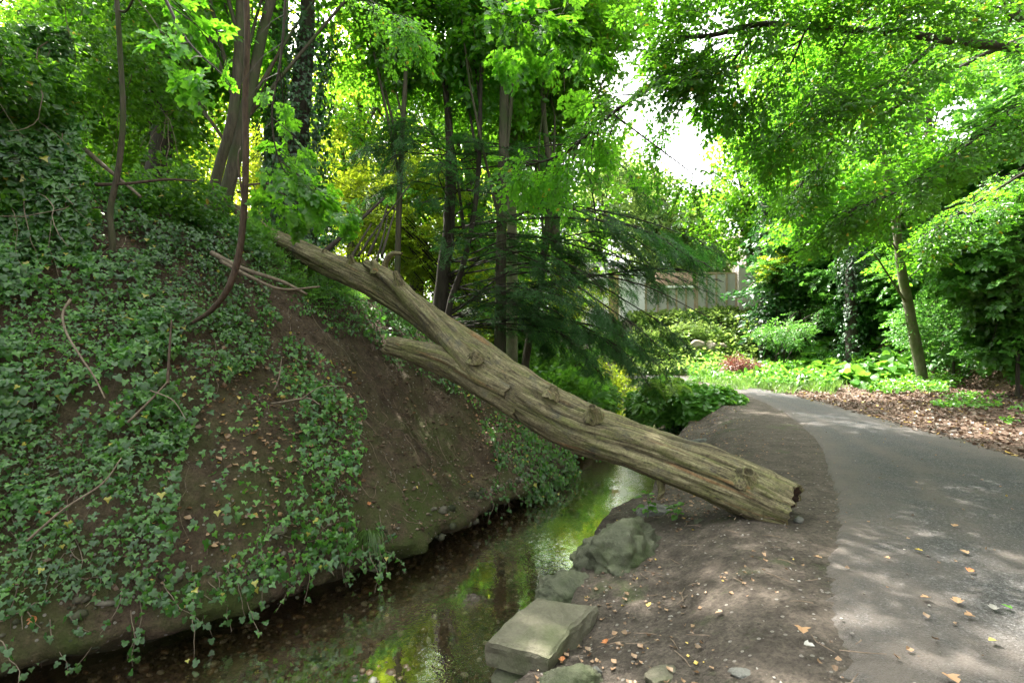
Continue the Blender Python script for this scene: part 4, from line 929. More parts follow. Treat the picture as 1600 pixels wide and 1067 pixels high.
# ------------------------------------------------------------------ centre trees
SL = {}
tree('straight_tree', 'straight slender grey trunk rising vertically behind the middle of the log', 'tree', fprep(780, 560, 10.8, [(782, 500, 10.8), (783, 400, 10.8), (786, 280, 10.8), (788, 150, 10.8), (790, 20, 10.8), (795, -150, 10.8), (800, -350, 10.8)]), [.125, .12, .115, .11, .1, .09, .07, .04], M['bark'],
     [A3(760, 60, 11.5, 2.4, 1.8, 1.6, 300), A3(850, -40, 11, 2.4, 2.0, 1.4, 90), A3(640, -120, 12, 3, 2, 2, 60)], 'mid', M['maple'], 111, .95)
tree('slim_leaning_tree', 'slim trunk leaning right behind the log, right of the straight trunk', 'tree', fprep(815, 580, 11.5, [(825, 540, 11.5), (842, 460, 11.5), (852, 380, 11.5), (860, 290, 11.6), (850, 180, 11.6), (846, 60, 11.7), (872, -60, 11.8)]), [.09, .085, .08, .07, .065, .06, .05, .03], M['bark'],
     [A3(890, 70, 12.5, 2.0, 1.6, 1.6, 230), A3(930, 190, 13.5, 1.3, 1.2, .8, 60)], 'mid', M['mid'], 112, .9)
tree('slim_leaning_tree', 'thin dark trunk leaning right beside the yew trunk', 'tree', fprep(698, 500, 10.6, [(702, 480, 10.6), (722, 420, 10.6), (738, 350, 10.7), (748, 260, 10.8), (752, 120, 10.9), (760, 0, 11)]), [.07, .065, .06, .055, .05, .04, .03], M['bark_dark'], [A3(740, -40, 11.5, 1.8, 1.5, 1.2, 140)], 'mid', M['mid'], 113, .85)
tree('slim_tree', 'thin upright trunk standing just behind the broken stubs of the log', 'tree', fprep(620, 470, 10.4, [(621, 430, 10.4), (623, 350, 10.4), (626, 260, 10.5), (632, 150, 10.6), (640, 0, 10.8)]), [.065, .062, .06, .055, .05, .03], M['bark'], [A3(620, 40, 11.5, 1.9, 1.6, 1.5, 280)], 'mid', M['mid'], 114, .85, thr=-.5)
tree('forked_tree', 'tree with two pale rising limbs crossing the top of the frame near the centre', 'tree', fprep(800, 520, 14, [(800, 420, 14), (800, 300, 14), (803, 200, 14), (815, 120, 14), (845, 60, 14), (866, 0, 14), (890, -120, 14)]), [.16, .15, .13, .12, .11, .1, .09, .06], M['bark_light'],
     [A3(870, 20, 14, 2.0, 2, 1.5, 200), A3(780, 160, 15, 2.4, 2, 2, 240), A3(930, -60, 14, 1.8, 2, 1.2, 80)], 'mid', M['mid'], 115, 1.0)
# yew
def yew():
    P = fprep(685, 490, 11.2, [(690, 450, 11.2), (700, 370, 11.2), (704, 280, 11.3), (700, 180, 11.4), (690, 80, 11.6)])
    t = thing('yew_tree', 'dark evergreen yew spreading long drooping needle branches over the stream', 'tree', P[0]); c = trunk_mesh(t, P, [.18, .15, .13, .11, .08, .04], M['bark_dark'], seed=4, rough=.2)
    rg = np.random.default_rng(121); O = []; D = []; tubes = []; S = []
    targets = []
    for (px, py, d) in [(1060, 570, 9.2), (1110, 430, 9.6), (1000, 600, 9.6), (930, 590, 10.0), (1080, 500, 9.4), (1050, 400, 9.2), (980, 480, 9.0), (1120, 410, 11), (940, 400, 9.8), (900, 520, 9.2), (1010, 330, 10.5), (960, 290, 11), (880, 300, 10), (860, 420, 9.4), (760, 300, 9.6), (620, 190, 10), (560, 240, 9.8), (600, 280, 9.6), (640, 220, 9.8), (560, 320, 10.2), (700, 200, 10), (740, 150, 11), (660, 320, 9.4), (820, 220, 10.2), (800, 340, 9.2), (700, 260, 9.2), (1040, 540, 12), (1010, 450, 13), (900, 350, 13), (820, 480, 9.3), (1070, 450, 11), (850, 260, 12), (640, 130, 11.5), (960, 540, 11), (930, 450, 10.5), (780, 400, 12.5), (1030, 480, 10), (990, 560, 10.3), (1070, 540, 10.3), (1095, 470, 10.3), (970, 420, 11.5), (1000, 390, 10), (900, 440, 11), (760, 230, 10.4), (660, 260, 9.6), (590, 230, 10.6), (940, 500, 9.0), (900, 460, 8.8), (1000, 520, 9), (1030, 560, 10), (860, 500, 9.6), (960, 560, 9.4), (1080, 410, 9.6), (1130, 425, 10), (870, 540, 10.5), (720, 400, 9.5), (920, 550, 9.2)]:
        targets.append(at(px + rg.normal() * 12, py + rg.normal() * 10, d))
    for q in targets:
        h = np.clip(q[2] + .5 * rg.uniform(-.9, 1.2) * np.linalg.norm(q[:2] - P[2, :2]) * .6, P[0, 2] + .5, P[-1, 2] - .3)
        b = np.array([np.interp(h, c[:, 2], c[:, 0]), np.interp(h, c[:, 2], c[:, 1]), h]); L = np.linalg.norm(q - b)
        mid = b * .5 + q * .5 + np.array([0, 0, .13 * L]) + rg.normal(size=3) * .16 * L * .4; m1 = b * .75 + mid * .25 + rg.normal(size=3) * .05; C = catmull([b, m1, mid, mid * .4 + q * .6 + np.array([0, 0, .04 * L]) + rg.normal(size=3) * .08, q], 24)
        tubes.append(tube(C, np.linspace(.024, .005, 24) * (.5 + L / 7), 5, cap=False)); n = int(11 + 11 * L)
        for _ in range(n):
            f = rg.uniform(.25, 1)**.8; i = min(int(f * 23), 22); tg = norm(C[i + 1] - C[i]); sd = norm(np.cross(tg, [0, 0, 1.])) * rg.choice([-1, 1])
            ll = (1.15 - f) * L * .30 * rg.uniform(.2, 1) + .1; dd = norm(tg * .8 + sd * .9 + [0, 0, -.15]); m_ = C[i] + dd * ll
            if _ % 3 == 0: tubes.append(tube([C[i], (C[i] + m_) / 2 + [0, 0, .03], m_], [.008, .006, .003], 3, cap=False))
            O.append(m_ + rg.normal(size=3) * .06); D.append(norm(dd + tg * .5 + rg.normal(size=3) * .25 + [0, 0, -.25])); S.append(rg.uniform(.22, .5))
    O, D, S = np.array(O), np.array(D), np.array(S); print('yew fronds', len(O))
    build_sprays('foliage', t, 'yew', O - D * S[:, None] * .3, D, np.array([0, 0, 1.]) + rg.normal(size=O.shape) * .25, S, M['yew'], M['bark_dark'], rg)
    part('branches', mkmesh('branches', *merge(tubes), M['bark_dark']), t)
yew()
# foreground maple sprays (upper left), hung from limbs that come from the leaning tree
def hung_branch(name, label, limb, r, sprays, tpl, mat, seed, slen, n, cat='branch', bark='bark_dark', spread=.55, drop=.1, nparts=0):
    rg = np.random.default_rng(seed); C = catmull(gpath(limb), 50); t = thing(name, label, cat, C[0])
    part('limb', mkmesh('limb', *tube(C, np.linspace(r, r * .25, 50), 6, rough=.1), M[bark], smooth=True), t)
    tubes = []; O = []; D = []
    for k in range(sprays):
        f = rg.uniform(.12, 1); i = min(int(f * 49), 48); tg = norm(C[i + 1] - C[i]); sd = norm(np.cross(tg, [0, 0, 1.])) * rg.choice([-1, 1])
        ll = spread * (1.25 - f) * rg.uniform(.3, 1.2); dd = norm(tg * .7 + sd + np.array([0, 0, rg.uniform(-.35, .15) - drop])); q = C[i] + dd * ll
        tubes.append(tube([C[i], (C[i] + q) / 2 + [0, 0, .05 * ll], q], [r * .3, r * .22, r * .1], 4, cap=False))
        for _ in range(n): 
            g = rg.uniform(.3, 1); O.append(C[i] + dd * ll * g + rg.normal(size=3) * .05); D.append(norm(dd + rg.normal(size=3) * .5 + [0, 0, -.15 - drop]))
    O, D = np.array(O), np.array(D)
    part('twigs', mkmesh('twigs', *merge(tubes), M[bark]), t, kind='stuff')
    build_sprays('foliage', t, tpl, O, D, np.array([0, 0, 1.]) + rg.normal(size=O.shape) * .25, slen * rg.uniform(.7, 1.2, len(O)), mat, M['bark_dark'], rg); return t
hung_branch('maple_branch', 'near branch with large bright five lobed leaves at the upper left', [(150, -120, 4.6), (240, -30, 4.4), (290, 60, 4.2), (350, 120, 4.1)], .02, 14, 'maple', M['maple'], 301, .22, 3, spread=.9)
hung_branch('maple_branch', 'drooping branch of large lobed leaves hanging right of the curved stem', [(450, -60, 4.6), (440, 80, 4.6), (425, 180, 4.6), (440, 260, 4.7), (480, 300, 4.9)], .014, 22, 'maple', M['maple'], 302, .21, 3, spread=1.15)
hung_branch('maple_branch', 'low side branch of lobed leaves in front of the ivy column', [(370, 300, 5.2), (430, 300, 5.4), (500, 325, 5.8), (570, 335, 6.2)], .012, 9, 'maple', M['maple'], 303, .22, 4, spread=.5)
hung_branch('maple_branch', 'leafy branch high in the centre with backlit lobed leaves', [(700, -60, 7), (780, 20, 7), (860, 60, 7), (930, 90, 7)], .02, 22, 'maple', M['maple'], 304, .34, 3, spread=1.3)
hung_branch('leafy_branch', 'small oval leaved branch hanging from the top edge left of centre', [(500, -60, 6), (560, -10, 6), (610, 20, 6), (650, 50, 6)], .012, 12, 'fine', M['beech'], 305, .42, 3, spread=.6)
hung_branch('leafy_branch', 'drooping spray of oval leaves hanging over the central sky gap', [(1112, 78, 7.2), (1040, 120, 7.2), (960, 175, 7.4), (880, 240, 7.8), (800, 265, 8.2)], .045, 24, 'fine', M['beech'], 306, .62, 3, spread=.9)
hung_branch('leafy_branch', 'thin twig branch slanting down right across the sky gap', [(960, 180, 7.6), (1020, 225, 7.6), (1080, 270, 7.6), (1115, 302, 7.6)], .015, 12, 'fine', M['beech'], 307, .5, 2, spread=.7)
# right overhead beech: trunk outside the frame, limbs reaching in from the right
def overhead():
    trunk = np.array([gp(11.2, 6.8), gp(11.1, 6.8) + [0, 0, 3], gp(10.9, 6.9) + [0, 0, 7], gp(10.8, 7) + [0, 0, 12]])
    t = thing('beech_tree', 'spreading beech just outside the right edge whose dark limbs roof the path', 'tree', trunk[0]); trunk_mesh(t, trunk, [.42, .36, .28, .15], M['bark'])
    rg = np.random.default_rng(131); O = []; D = []; tubes = []
    limbs = [([(1780, 95, 8.5), (1600, 76, 7.8), (1460, 60, 7.2), (1380, 50, 7.0), (1270, 44, 6.8), (1190, 38, 6.7), (1110, 56, 6.7), (1060, 58, 6.8)], .075, 110),
             ([(1470, 62, 7.2), (1400, 120, 7.0), (1320, 165, 6.9), (1250, 208, 6.9)], .03, 36),
             ([(1700, 30, 9), (1560, 76, 8.6), (1460, 130, 8.4), (1380, 180, 8.3), (1310, 228, 8.3), (1240, 300, 8.4)], .05, 80),
             ([(1800, 60, 8), (1640, 140, 7.6), (1560, 190, 7.4), (1480, 250, 7.4), (1400, 300, 7.4), (1330, 330, 7.5)], .035, 110),
             ([(1330, 45, 7.0), (1370, 20, 7.2), (1410, -20, 7.4)], .02, 30),
             ([(1190, 40, 6.7), (1140, 100, 6.9), (1090, 140, 7.2), (1060, 160, 7.3)], .018, 50),
             ([(1260, 44, 6.8), (1230, 110, 7), (1190, 160, 7.1), (1140, 210, 7.4)], .018, 26),
             ([(1330, 44, 6.9), (1300, 110, 7), (1250, 180, 7), (1190, 240, 7.2)], .018, 26),
             ([(1600, -60, 6), (1400, -60, 6), (1200, -50, 6.2), (1020, -30, 6.6)], .04, 70),
             ([(1750, 200, 9), (1620, 260, 9), (1520, 320, 9), (1440, 370, 9)], .03, 60),
             ([(1700, -200, 6.5), (1400, -250, 6), (1150, -260, 6), (900, -200, 6.5)], .05, 60)]
    for pts, r, n in limbs:
        C = catmull(gpath(pts), 60); part('limb', mkmesh('limb', *tube(C, np.linspace(r, r * .3, 60), 7, rough=.15), M['bark_dark'], smooth=True), t)
        for k in range(n):
            f = rg.uniform(.05, 1); i = min(int(f * 59), 58); tg = norm(C[i + 1] - C[i]); sd = norm(np.cross(tg, [0, 0, 1.])) * rg.choice([-1, 1])
            ll = rg.uniform(.1, 1.15) * (1.15 - f * .5); dd = norm(tg * .8 + sd + [0, 0, rg.uniform(-.35, .1)]); q = C[i] + dd * ll
            if k % 2 == 0: tubes.append(tube([C[i], (C[i] + q) / 2 + [0, 0, .04], q], [.009, .007, .003], 3, cap=False))
            for _ in range(2): O.append(C[i] + dd * ll * rg.uniform(.4, 1) + rg.normal(size=3) * .09); D.append(norm(dd + rg.normal(size=3) * .4 + [0, 0, -.25]))
    O, D = np.array(O), np.array(D); print('overhead', len(O))
    build_sprays('foliage', t, 'fine', O, D, np.array([0, 0, 1.]) + rg.normal(size=O.shape) * .22, .52 * rg.uniform(.7, 1.25, len(O)), M['beech'], M['bark_dark'], rg)
    part('twigs', mkmesh('twigs', *merge(tubes), M['bark_dark']), t, kind='stuff')
    crown(t, [((9.5, 6, 9.5), (4, 4, 2), 200), ((5, 7, 10), (4, 3.5, 1.6), 110), ((6, 1, 9), (5, 3, 1.4), 110)], 'far', M['beech'], 132, 1.0, name='upper_crown', trunk=trunk, limbs=5, lr=.07)
overhead()
# ------------------------------------------------------------------ right side trees
tree('slender_tree', 'slender pale trunk standing alone in the verge right of the path bend', 'tree', fprep(1441, 603, 16.4, [(1441, 590, 16.4), (1432, 545, 16.4), (1420, 480, 16.3), (1408, 420, 16.2), (1400, 350, 16), (1388, 290, 15.8), (1376, 220, 15.6), (1360, 120, 15.4), (1350, 0, 15)]), [.2, .165, .155, .14, .13, .115, .10, .09, .07, .04], M['bark_light'],
     [A3(1330, 330, 14.5, 2.6, 1.8, .8, 120), A3(1400, 260, 15, 2.4, 2, .9, 110), A3(1280, 290, 14, 1.8, 1.6, .7, 70), A3(1380, 150, 15, 3, 2, 1.0, 100), A3(1480, 400, 15.5, 1.8, 1.6, .6, 90)], 'mid', M['beech'], 141, .95)
P = fprep(1332, 520, 21.5, [(1330, 450, 21.5), (1328, 380, 21.5), (1332, 300, 21.5), (1335, 230, 21.5), (1330, 120, 21.5)])
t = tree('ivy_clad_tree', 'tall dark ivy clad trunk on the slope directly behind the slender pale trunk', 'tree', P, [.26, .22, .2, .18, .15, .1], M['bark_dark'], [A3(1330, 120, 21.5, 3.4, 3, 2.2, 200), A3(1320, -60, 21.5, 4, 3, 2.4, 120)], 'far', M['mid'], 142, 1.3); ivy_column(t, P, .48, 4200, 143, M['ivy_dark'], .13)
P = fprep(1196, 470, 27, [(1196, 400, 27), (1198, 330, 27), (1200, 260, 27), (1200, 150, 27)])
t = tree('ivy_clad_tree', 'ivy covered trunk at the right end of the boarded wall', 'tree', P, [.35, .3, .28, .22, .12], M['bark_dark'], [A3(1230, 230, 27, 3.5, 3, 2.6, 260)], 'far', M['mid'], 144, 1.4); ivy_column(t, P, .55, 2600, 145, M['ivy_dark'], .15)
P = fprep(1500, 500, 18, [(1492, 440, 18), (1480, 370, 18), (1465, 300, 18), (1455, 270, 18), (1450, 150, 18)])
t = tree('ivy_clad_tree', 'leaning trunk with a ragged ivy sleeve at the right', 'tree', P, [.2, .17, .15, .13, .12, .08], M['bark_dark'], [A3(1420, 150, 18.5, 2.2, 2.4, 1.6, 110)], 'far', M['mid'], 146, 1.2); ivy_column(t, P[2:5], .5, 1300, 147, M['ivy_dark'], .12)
def shrub(name, label, blobs, tpl, mat, seed, slen, cat='shrub', thr=-.3, ns=.9, droop=.1, **kw):
    t = thing(name, label, cat, blobs[0][0] - np.array([0, 0, blobs[0][1][2]])); b0 = blobs[0][0]; g = gp(b0[0], b0[1]); stem = np.linspace(g, b0, 8)
    part('stem', mkmesh('stem', *tube(stem, [.05, .045, .04, .04, .035, .03, .03, .02], 6), M['bark_dark']), t)
    crown(t, blobs, tpl, mat, seed, slen, thr=thr, ns=ns, droop=droop, trunk=stem, limbs=8, lr=.02, **kw); return t
shrub('evergreen_shrub', 'dense dark green ivy and holly mass filling the right edge', [A3(1590, 330, 13, 2.0, 2, 3.2, 750), A3(1650, 200, 13, 2.0, 2, 3.4, 500), A3(1560, 430, 13.6, 1.4, 1.5, 1.2, 200), A3(1610, 520, 13.4, 1.5, 1.2, 1.0, 320)], 'ivysp', M['ivy_slope'], 151, .6)
shrub('shrub', 'dark leafy shrub at the foot of the slope behind the slender trunk', [A3(1490, 510, 16.5, 1.9, 1.5, 1.0, 300)], 'mid', M['ivy_slope'], 152, .6)
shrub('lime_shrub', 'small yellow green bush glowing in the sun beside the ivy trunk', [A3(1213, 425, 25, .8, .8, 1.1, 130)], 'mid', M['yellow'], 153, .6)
shrub('shrub', 'rounded ivy mound at the foot of the slope right of the wall', [A3(1225, 520, 22.5, 1.3, 1.5, .55, 120), A3(1300, 495, 23.2, 1.8, 1.2, .6, 130)], 'mid', M['ivy_slope'], 154, .6)
shrub('shrub', 'sunlit bush beyond the log with small bright leaves, left of the mound', [A3(890, 560, 15.5, 1.3, 1.5, 1.2, 300), A3(905, 620, 14, .8, .9, .7, 170)], 'mid', M['herb'], 155, .55)
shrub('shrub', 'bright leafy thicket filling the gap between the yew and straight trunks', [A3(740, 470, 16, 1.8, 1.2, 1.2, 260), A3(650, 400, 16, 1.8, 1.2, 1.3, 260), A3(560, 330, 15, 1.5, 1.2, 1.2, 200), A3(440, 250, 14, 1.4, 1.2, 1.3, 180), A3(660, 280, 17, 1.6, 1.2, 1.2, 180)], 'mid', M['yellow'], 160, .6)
shrub('shrub', 'bright leafy thicket low behind the straight trunk and slim leaning stems', [A3(830, 510, 16, 1.3, 1.2, 1.2, 240), A3(780, 400, 18, 1.6, 1.2, 1.3, 200)], 'mid', M['herb'], 166, .6)
shrub('shrub', 'yellow green sunlit bush behind the yew fronds left of the path', [A3(880, 470, 19, 1.6, 1.6, 1.5, 260), A3(950, 600, 20, 1.2, 1.4, 1.0, 160)], 'mid', M['yellow'], 156, .65)
shrub('ivy_mass', 'ivy smothered bank of trees rising behind the slope left of the slender trunk', [A3(1250, 420, 25, 2.0, 1.5, 1.8, 260), A3(1380, 470, 22, 2.0, 1.2, 1.2, 240), A3(1350, 430, 23, 2.2, 1.5, 1.8, 300), A3(1300, 320, 27, 2.6, 1.6, 2.2, 260)], 'ivysp', M['ivy_slope'], 158, .8, cat='ivy')
shrub('ivy_mass', 'ivy smothered bank of trees right of the slender trunk reaching the frame edge', [A3(1450, 440, 20, 2.0, 1.5, 1.6, 300), A3(1540, 400, 19, 2.2, 1.5, 2.0, 300), A3(1480, 330, 22, 2.6, 1.5, 2.0, 260), A3(1620, 480, 16, 1.8, 1.3, 1.3, 240)], 'ivysp', M['ivy_slope'], 159, .75, cat='ivy')
# ivy slope on the right
rg = np.random.default_rng(77)
RIVY = [(1180, 450), (1330, 380), (1700, 200), (2600, 100), (2600, 700), (1640, 600), (1580, 570), (1500, 592), (1300, 560), (1250, 560), (1190, 520)]
P = scatter_terrain((9, 36, 9, 38), 210000, rg, [(RIVY, .8)], wob=12); P = P[fbm(P[:, 0], P[:, 1], 4, 3) > -.4]
n_ = normal_at(P[:, 0], P[:, 1], .3); T = P + n_ * (.03 + .25 * rg.random(len(P)) * (1 + fbm(P[:, 0] * .9, P[:, 1] * .9, 1, 2)))[:, None]
t = thing('ivy_slope', 'ivy covered hillside rising behind the path on the right', 'ivy', P.mean(0)); print('ivy slope', len(P))
leafy(t, KITE, T, norm(np.array([-.4, -.6, -.4]) + rg.normal(size=P.shape) * .5), norm(n_ + [0, -.3, .4] + rg.normal(size=P.shape) * .4), rg.uniform(.08, .15, len(P)), M['ivy_slope'], 0)
# big leaved ground cover (butterbur)
def ground_cover(name, label, cat, box, n, polys, tpl, mat, seed, ls, lift, nparts=250, thr=-.35, tilt=.4):
    rg = np.random.default_rng(seed); P = scatter_terrain(box, n, rg, polys, wob=8); P = P[fbm(P[:, 0] * 1.2, P[:, 1] * 1.2, seed, 3) > thr]
    if len(P) == 0: print('EMPTY', label); return
    t = thing(name, label, cat, P.mean(0)); T = P + np.array([0, 0, 1.]) * (lift * rg.uniform(.3, 1, len(P)) * (1 + .4 * fbm(P[:, 0] * 1.5, P[:, 1] * 1.5, 2, 2)))[:, None]
    m = len(P); print(label[:40], m)
    leafy(t, tpl, T, norm(np.array([-.3, -1., -.15]) + rg.normal(size=P.shape) * .7), norm(np.array([0, -.2, 1.]) + rg.normal(size=P.shape) * tilt), ls * rg.uniform(.6, 1.3, m), mat, nparts); return t
ground_cover('butterbur_patch', 'patch of broad round green leaves between the path and the ivy slope', 'plants', (9, 18, 13, 26), 30000, [([(1250, 565), (1290, 540), (1440, 530), (1480, 560), (1440, 585), (1340, 602), (1270, 590)], .33)], ROUND, M['herb'], 161, .34, .45)
ground_cover('nettle_patch', 'low bed of small green leaves around the foot of the slender trunk', 'plants', (10, 18, 13, 20), 16000, [([(1350, 606), (1400, 590), (1480, 590), (1500, 602), (1470, 614), (1370, 618)], .6)], L4, M['herb'], 162, .13, .25, 0)
ground_cover('nettle_patch', 'green weeds in the leaf litter near the right edge', 'plants', (8.5, 14, 8, 14), 12000, [([(1450, 628), (1520, 612), (1570, 622), (1560, 640), (1480, 640)], .5), ([(1560, 650), (1620, 630), (1640, 660), (1570, 664)], .35)], L4, M['herb'], 163, .09, .1, 0)
ground_cover('verge_plants', 'bright leafy verge on the outer side of the path bend', 'plants', (6.5, 17, 15, 30), 46000, [([(1080, 592), (1085, 560), (1180, 545), (1300, 560), (1340, 590), (1290, 606), (1200, 604), (1130, 596)], .5)], L4, M['herb'], 164, .20, .4, 0)
ground_cover('nettle_patch', 'low leafy plants along the inner path edge before the wall', 'plants', (3, 12, 24, 31), 20000, [([(960, 590), (990, 560), (1100, 545), (1200, 545), (1160, 575), (1060, 590), (985, 592)], .5)], L4, M['pale'], 165, .24, .4, 0)
ground_cover('nettle_patch', 'pale green weeds covering the earth slope below the boarded wall', 'plants', (3, 17, 26, 31.5), 26000, [([(900, 490), (1200, 480), (1230, 530), (1180, 560), (930, 560)], .6)], L4, M['pale'], 167, .24, .4, 0)
# grass
def grass(name, label, box, n, polys, seed, h, mat=None, wid=.06, wob=8):
    rg = np.random.default_rng(seed); P = scatter_terrain(box, n, rg, polys, wob=wob)
    tp = (np.array([(-.5, 0, 0), (.5, 0, 0), (.35, .55, .12), (-.35, .55, .12), (0, 1, .35)]), [np.array([(0, 1, 2), (0, 2, 3), (3, 2, 4)])])
    D = norm(np.array([0, 0, 1.]) + rg.normal(size=P.shape) * .35); Mx = frames(D, rg.normal(size=P.shape)); S = h * rg.uniform(.5, 1.3, len(P))
    Mx = Mx * np.stack([np.full(len(P), h * wid), S, S], -1)[:, None, :]
    V, Fs = inst(tp[0], tp[1], Mx, P - [0, 0, .01]); print(label[:30], len(P)); me = mkmesh('blades', V, Fs, mat or M['grass']); return me, P
me, P = grass('grass', 'verge grass', (7, 16, 14, 28), 60000, [([(1080, 600), (1100, 570), (1280, 560), (1340, 585), (1300, 612), (1240, 612), (1150, 602)], .8)], 171, .32); link('verge_grass', me, kind='stuff', label='bright grass strip along the outer edge of the path')
# long grass tuft on the bank foot
q = on(578, 850); t = thing('grass_tuft', 'tuft of long drooping grass on the bare bank foot above the water', 'grass', q); rg = np.random.default_rng(3); ps = []
for _ in range(130):
    b = q + np.array([rg.normal() * .05, rg.normal() * .03, .0]); L = rg.uniform(.15, .34); o = np.array([rg.normal() * .35, -.55, 0])
    ps.append(tube([b, b + np.array([o[0] * .3 * L, o[1] * .3 * L, .35 * L]), b + np.array([o[0] * L * .7, o[1] * L * .7, .2 * L]), b + np.array([o[0] * L, o[1] * L, -.4 * L])], [.0022, .002, .0015, .0006], 3, n=7, cap=False))
part('blades', mkmesh('blades', *merge(ps), M['grass']), t, kind='stuff')
# planted mound at the stream edge with a fern
rg = np.random.default_rng(9)
def mound(name, label, c, r, n, tpl, mat, ls, seed, nparts=300):
    rg = np.random.default_rng(seed); d = rnd_dirs(n, rg); d[:, 2] = np.abs(d[:, 2]) * 1.0 - .25; d = norm(d)
    bl = 1 + .18 * fbm(d[:, 0] * 2.2 + seed, d[:, 1] * 2.2, d[:, 2] * 2.2, 3); P = np.asarray(c) + d * np.asarray(r) * bl[:, None] * rg.uniform(.82, 1.0, n)[:, None]
    t = thing(name, label, 'plants', c); leafy(t, tpl, P, norm(d * [1, 1, .2] + [0, 0, -.5] + rg.normal(size=d.shape) * .5), norm(d + [0, 0, .6] + rg.normal(size=d.shape) * .35), ls * rg.uniform(.6, 1.25, n), mat, nparts); return t
mc = at(1045, 632, 14.6)
mound('leafy_mound', 'bushy mound of bright green leaves spilling over the stream edge behind the log', mc - [0, 0, .25], (1.15, 1.15, 1.0), 5000, L4, M['herb'], .15, 181)
mound('leafy_mound', 'right hand clump of bright creeper leaves beside the dirt bank', at(1105, 640, 13.6) - [0, 0, .1], (1.0, .85, .78), 3800, ROUND, M['herb'], .13, 182)
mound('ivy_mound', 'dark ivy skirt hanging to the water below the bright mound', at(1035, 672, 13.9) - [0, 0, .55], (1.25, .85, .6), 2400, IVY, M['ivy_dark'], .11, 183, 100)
def fern(label, c, L, n, seed, mat):
    rg = np.random.default_rng(seed); t = thing('fern', label, 'fern', c)
    for k in range(n):
        az = rg.uniform(0, 2 * np.pi); o = np.array([math.cos(az), math.sin(az), 0]); l = L * rg.uniform(.7, 1.1)
        C = catmull([c, c + o * l * .35 + [0, 0, l * .55], c + o * l * .75 + [0, 0, l * .6], c + o * l * 1.05 + [0, 0, l * .35]], 22)
        tg = norm(np.gradient(C, axis=0)); sd = norm(np.cross(tg, [0, 0, 1.])); T = []; D = []; S = []
        for i in range(3, 22):
            for sg in (-1, 1): T.append(C[i]); D.append(norm(sd[i] * sg + tg[i] * .35 + [0, 0, -.1])); S.append(l * .22 * math.sin(math.pi * min(1, (i - 1) / 21))**.7 + .01)
        T, D, S = map(np.array, (T, D, S)); Mx = frames(D, np.tile([0, 0, 1.], (len(D), 1))) * np.stack([S * .5, S, S], -1)[:, None, :]
        part('frond', mkmesh('frond', *merge([inst(L2[0], L2[1], Mx, T), tube(C, np.linspace(.008, .003, 22), 3, cap=False)]), mat), t)
fern('large yellow green fern arching out of the top of the mound', at(1042, 630, 13.6), .95, 15, 1, M['fern'])
fern('small fern hanging on the left face of the mound', at(1010, 650, 13.2), .5, 8, 2, M['herb'])
# small sapling plants by the log
for k, (px, py, d, lb) in enumerate([(1012, 772, 5.6, 'small plant with broad bright leaves below the log beside the water'), (1058, 790, 5.3, 'young plant with paired leaves right of the other one under the log'), (990, 800, 5.9, 'low clump of small green leaves at the water edge under the log')]):
    rg = np.random.default_rng(400 + k); p = at(px, py, d); g = p.copy(); g[2] = float(H(p[0], p[1])) if H(p[0], p[1]) > -1 else -.7; g[2] = min(g[2], p[2] - .08)
    t = thing('seedling', lb, 'plant', g); m = 16; C = catmull([g, (g + p) / 2 + [.01, 0, 0], p], 16)
    part('stem', mkmesh('stem', *tube(C, .004, 4), M['grass']), t)
    for i in range(m):
        o = rnd_dirs(1, rg)[0] * [1, 1, .2]; q = C[rg.integers(5, 16)] + norm(o) * .07 * rg.random(); Mx = frames(norm(o)[None], np.array([[0, 0, 1.]]) + .2 * rg.normal(size=(1, 3))) * rg.uniform(.06, .11)
        V, Fs = inst(L4[0], L4[1], Mx, q[None]); part('leaf', mkmesh('leaf', V, Fs, M['herb']), t)
# grey-pink twiggy brush
t = shrub('brush_pile', 'low heap of dry red brown twigs in the sunlit verge', [A3(1150, 568, 22, 1.0, .8, .28, 130)], 'far', M['redtwig'], 191, .45, cat='brush'); 
shrub('shrub', 'pale feathery shrub growing against the foot of the boarded wall', [A3(1085, 520, 28.6, 1.6, .6, .7, 260), A3(1030, 530, 28.4, 1.3, .6, .7, 180)], 'mid', M['pale'], 192, .55)

# ------------------------------------------------------------------ boarded wall beyond the path
def boxm(x0, x1, y0, y1, z0, z1, bev=.0):
    V = np.array([(x, y, z) for x in (x0, x1) for y in (y0, y1) for z in (z0, z1)], float)
    return V, [np.array([(0, 1, 3, 2), (4, 6, 7, 5), (0, 4, 5, 1), (2, 3, 7, 6), (0, 2, 6, 4), (1, 5, 7, 3)])]
WD = 31.0
def wx(px): return (px - 800) / F * WD
def wz(py): return CZ - (py - CY) / F * WD
def bpart(name, root, mat, *b, **kw): return part(name, mkmesh(name, *boxm(*b), mat), root, **kw)
w = thing('boarded_wall', 'pale boarded retaining wall with tan timber battens beyond the path', 'wall', (wx(1100), WD, 2))
for a, b in ((1089, 1104), (1104, 1119), (1119, 1135), (1135, 1150)):
    bpart('panel', w, M['panel'], wx(a) + .01, wx(b) - .01, WD, WD + .1, wz(492), wz(432 - (a - 1089) * .1))
bpart('panel', w, M['panel_end'], wx(1151), wx(1182), WD - .3, WD + .6, wz(495), wz(418), label='plain pale end panel, tallest of the wall')
for a, b in ((959, 979), (979, 1010), (1010, 1029), (1029, 1044), (1044, 1058), (1058, 1073), (1073, 1088)):
    bpart('panel', w, M['palewall'] if b <= 1010 else M['panel'], wx(a) + .01, wx(b) - .01, WD + .15, WD + .25, wz(512), wz(446 if a >= 1010 else 424))
for a in (1089, 1104, 1119, 1135, 1150): bpart('batten', w, M['timber'], wx(a) - .05, wx(a) + .05, WD - .07, WD - .003, wz(484), wz(428))
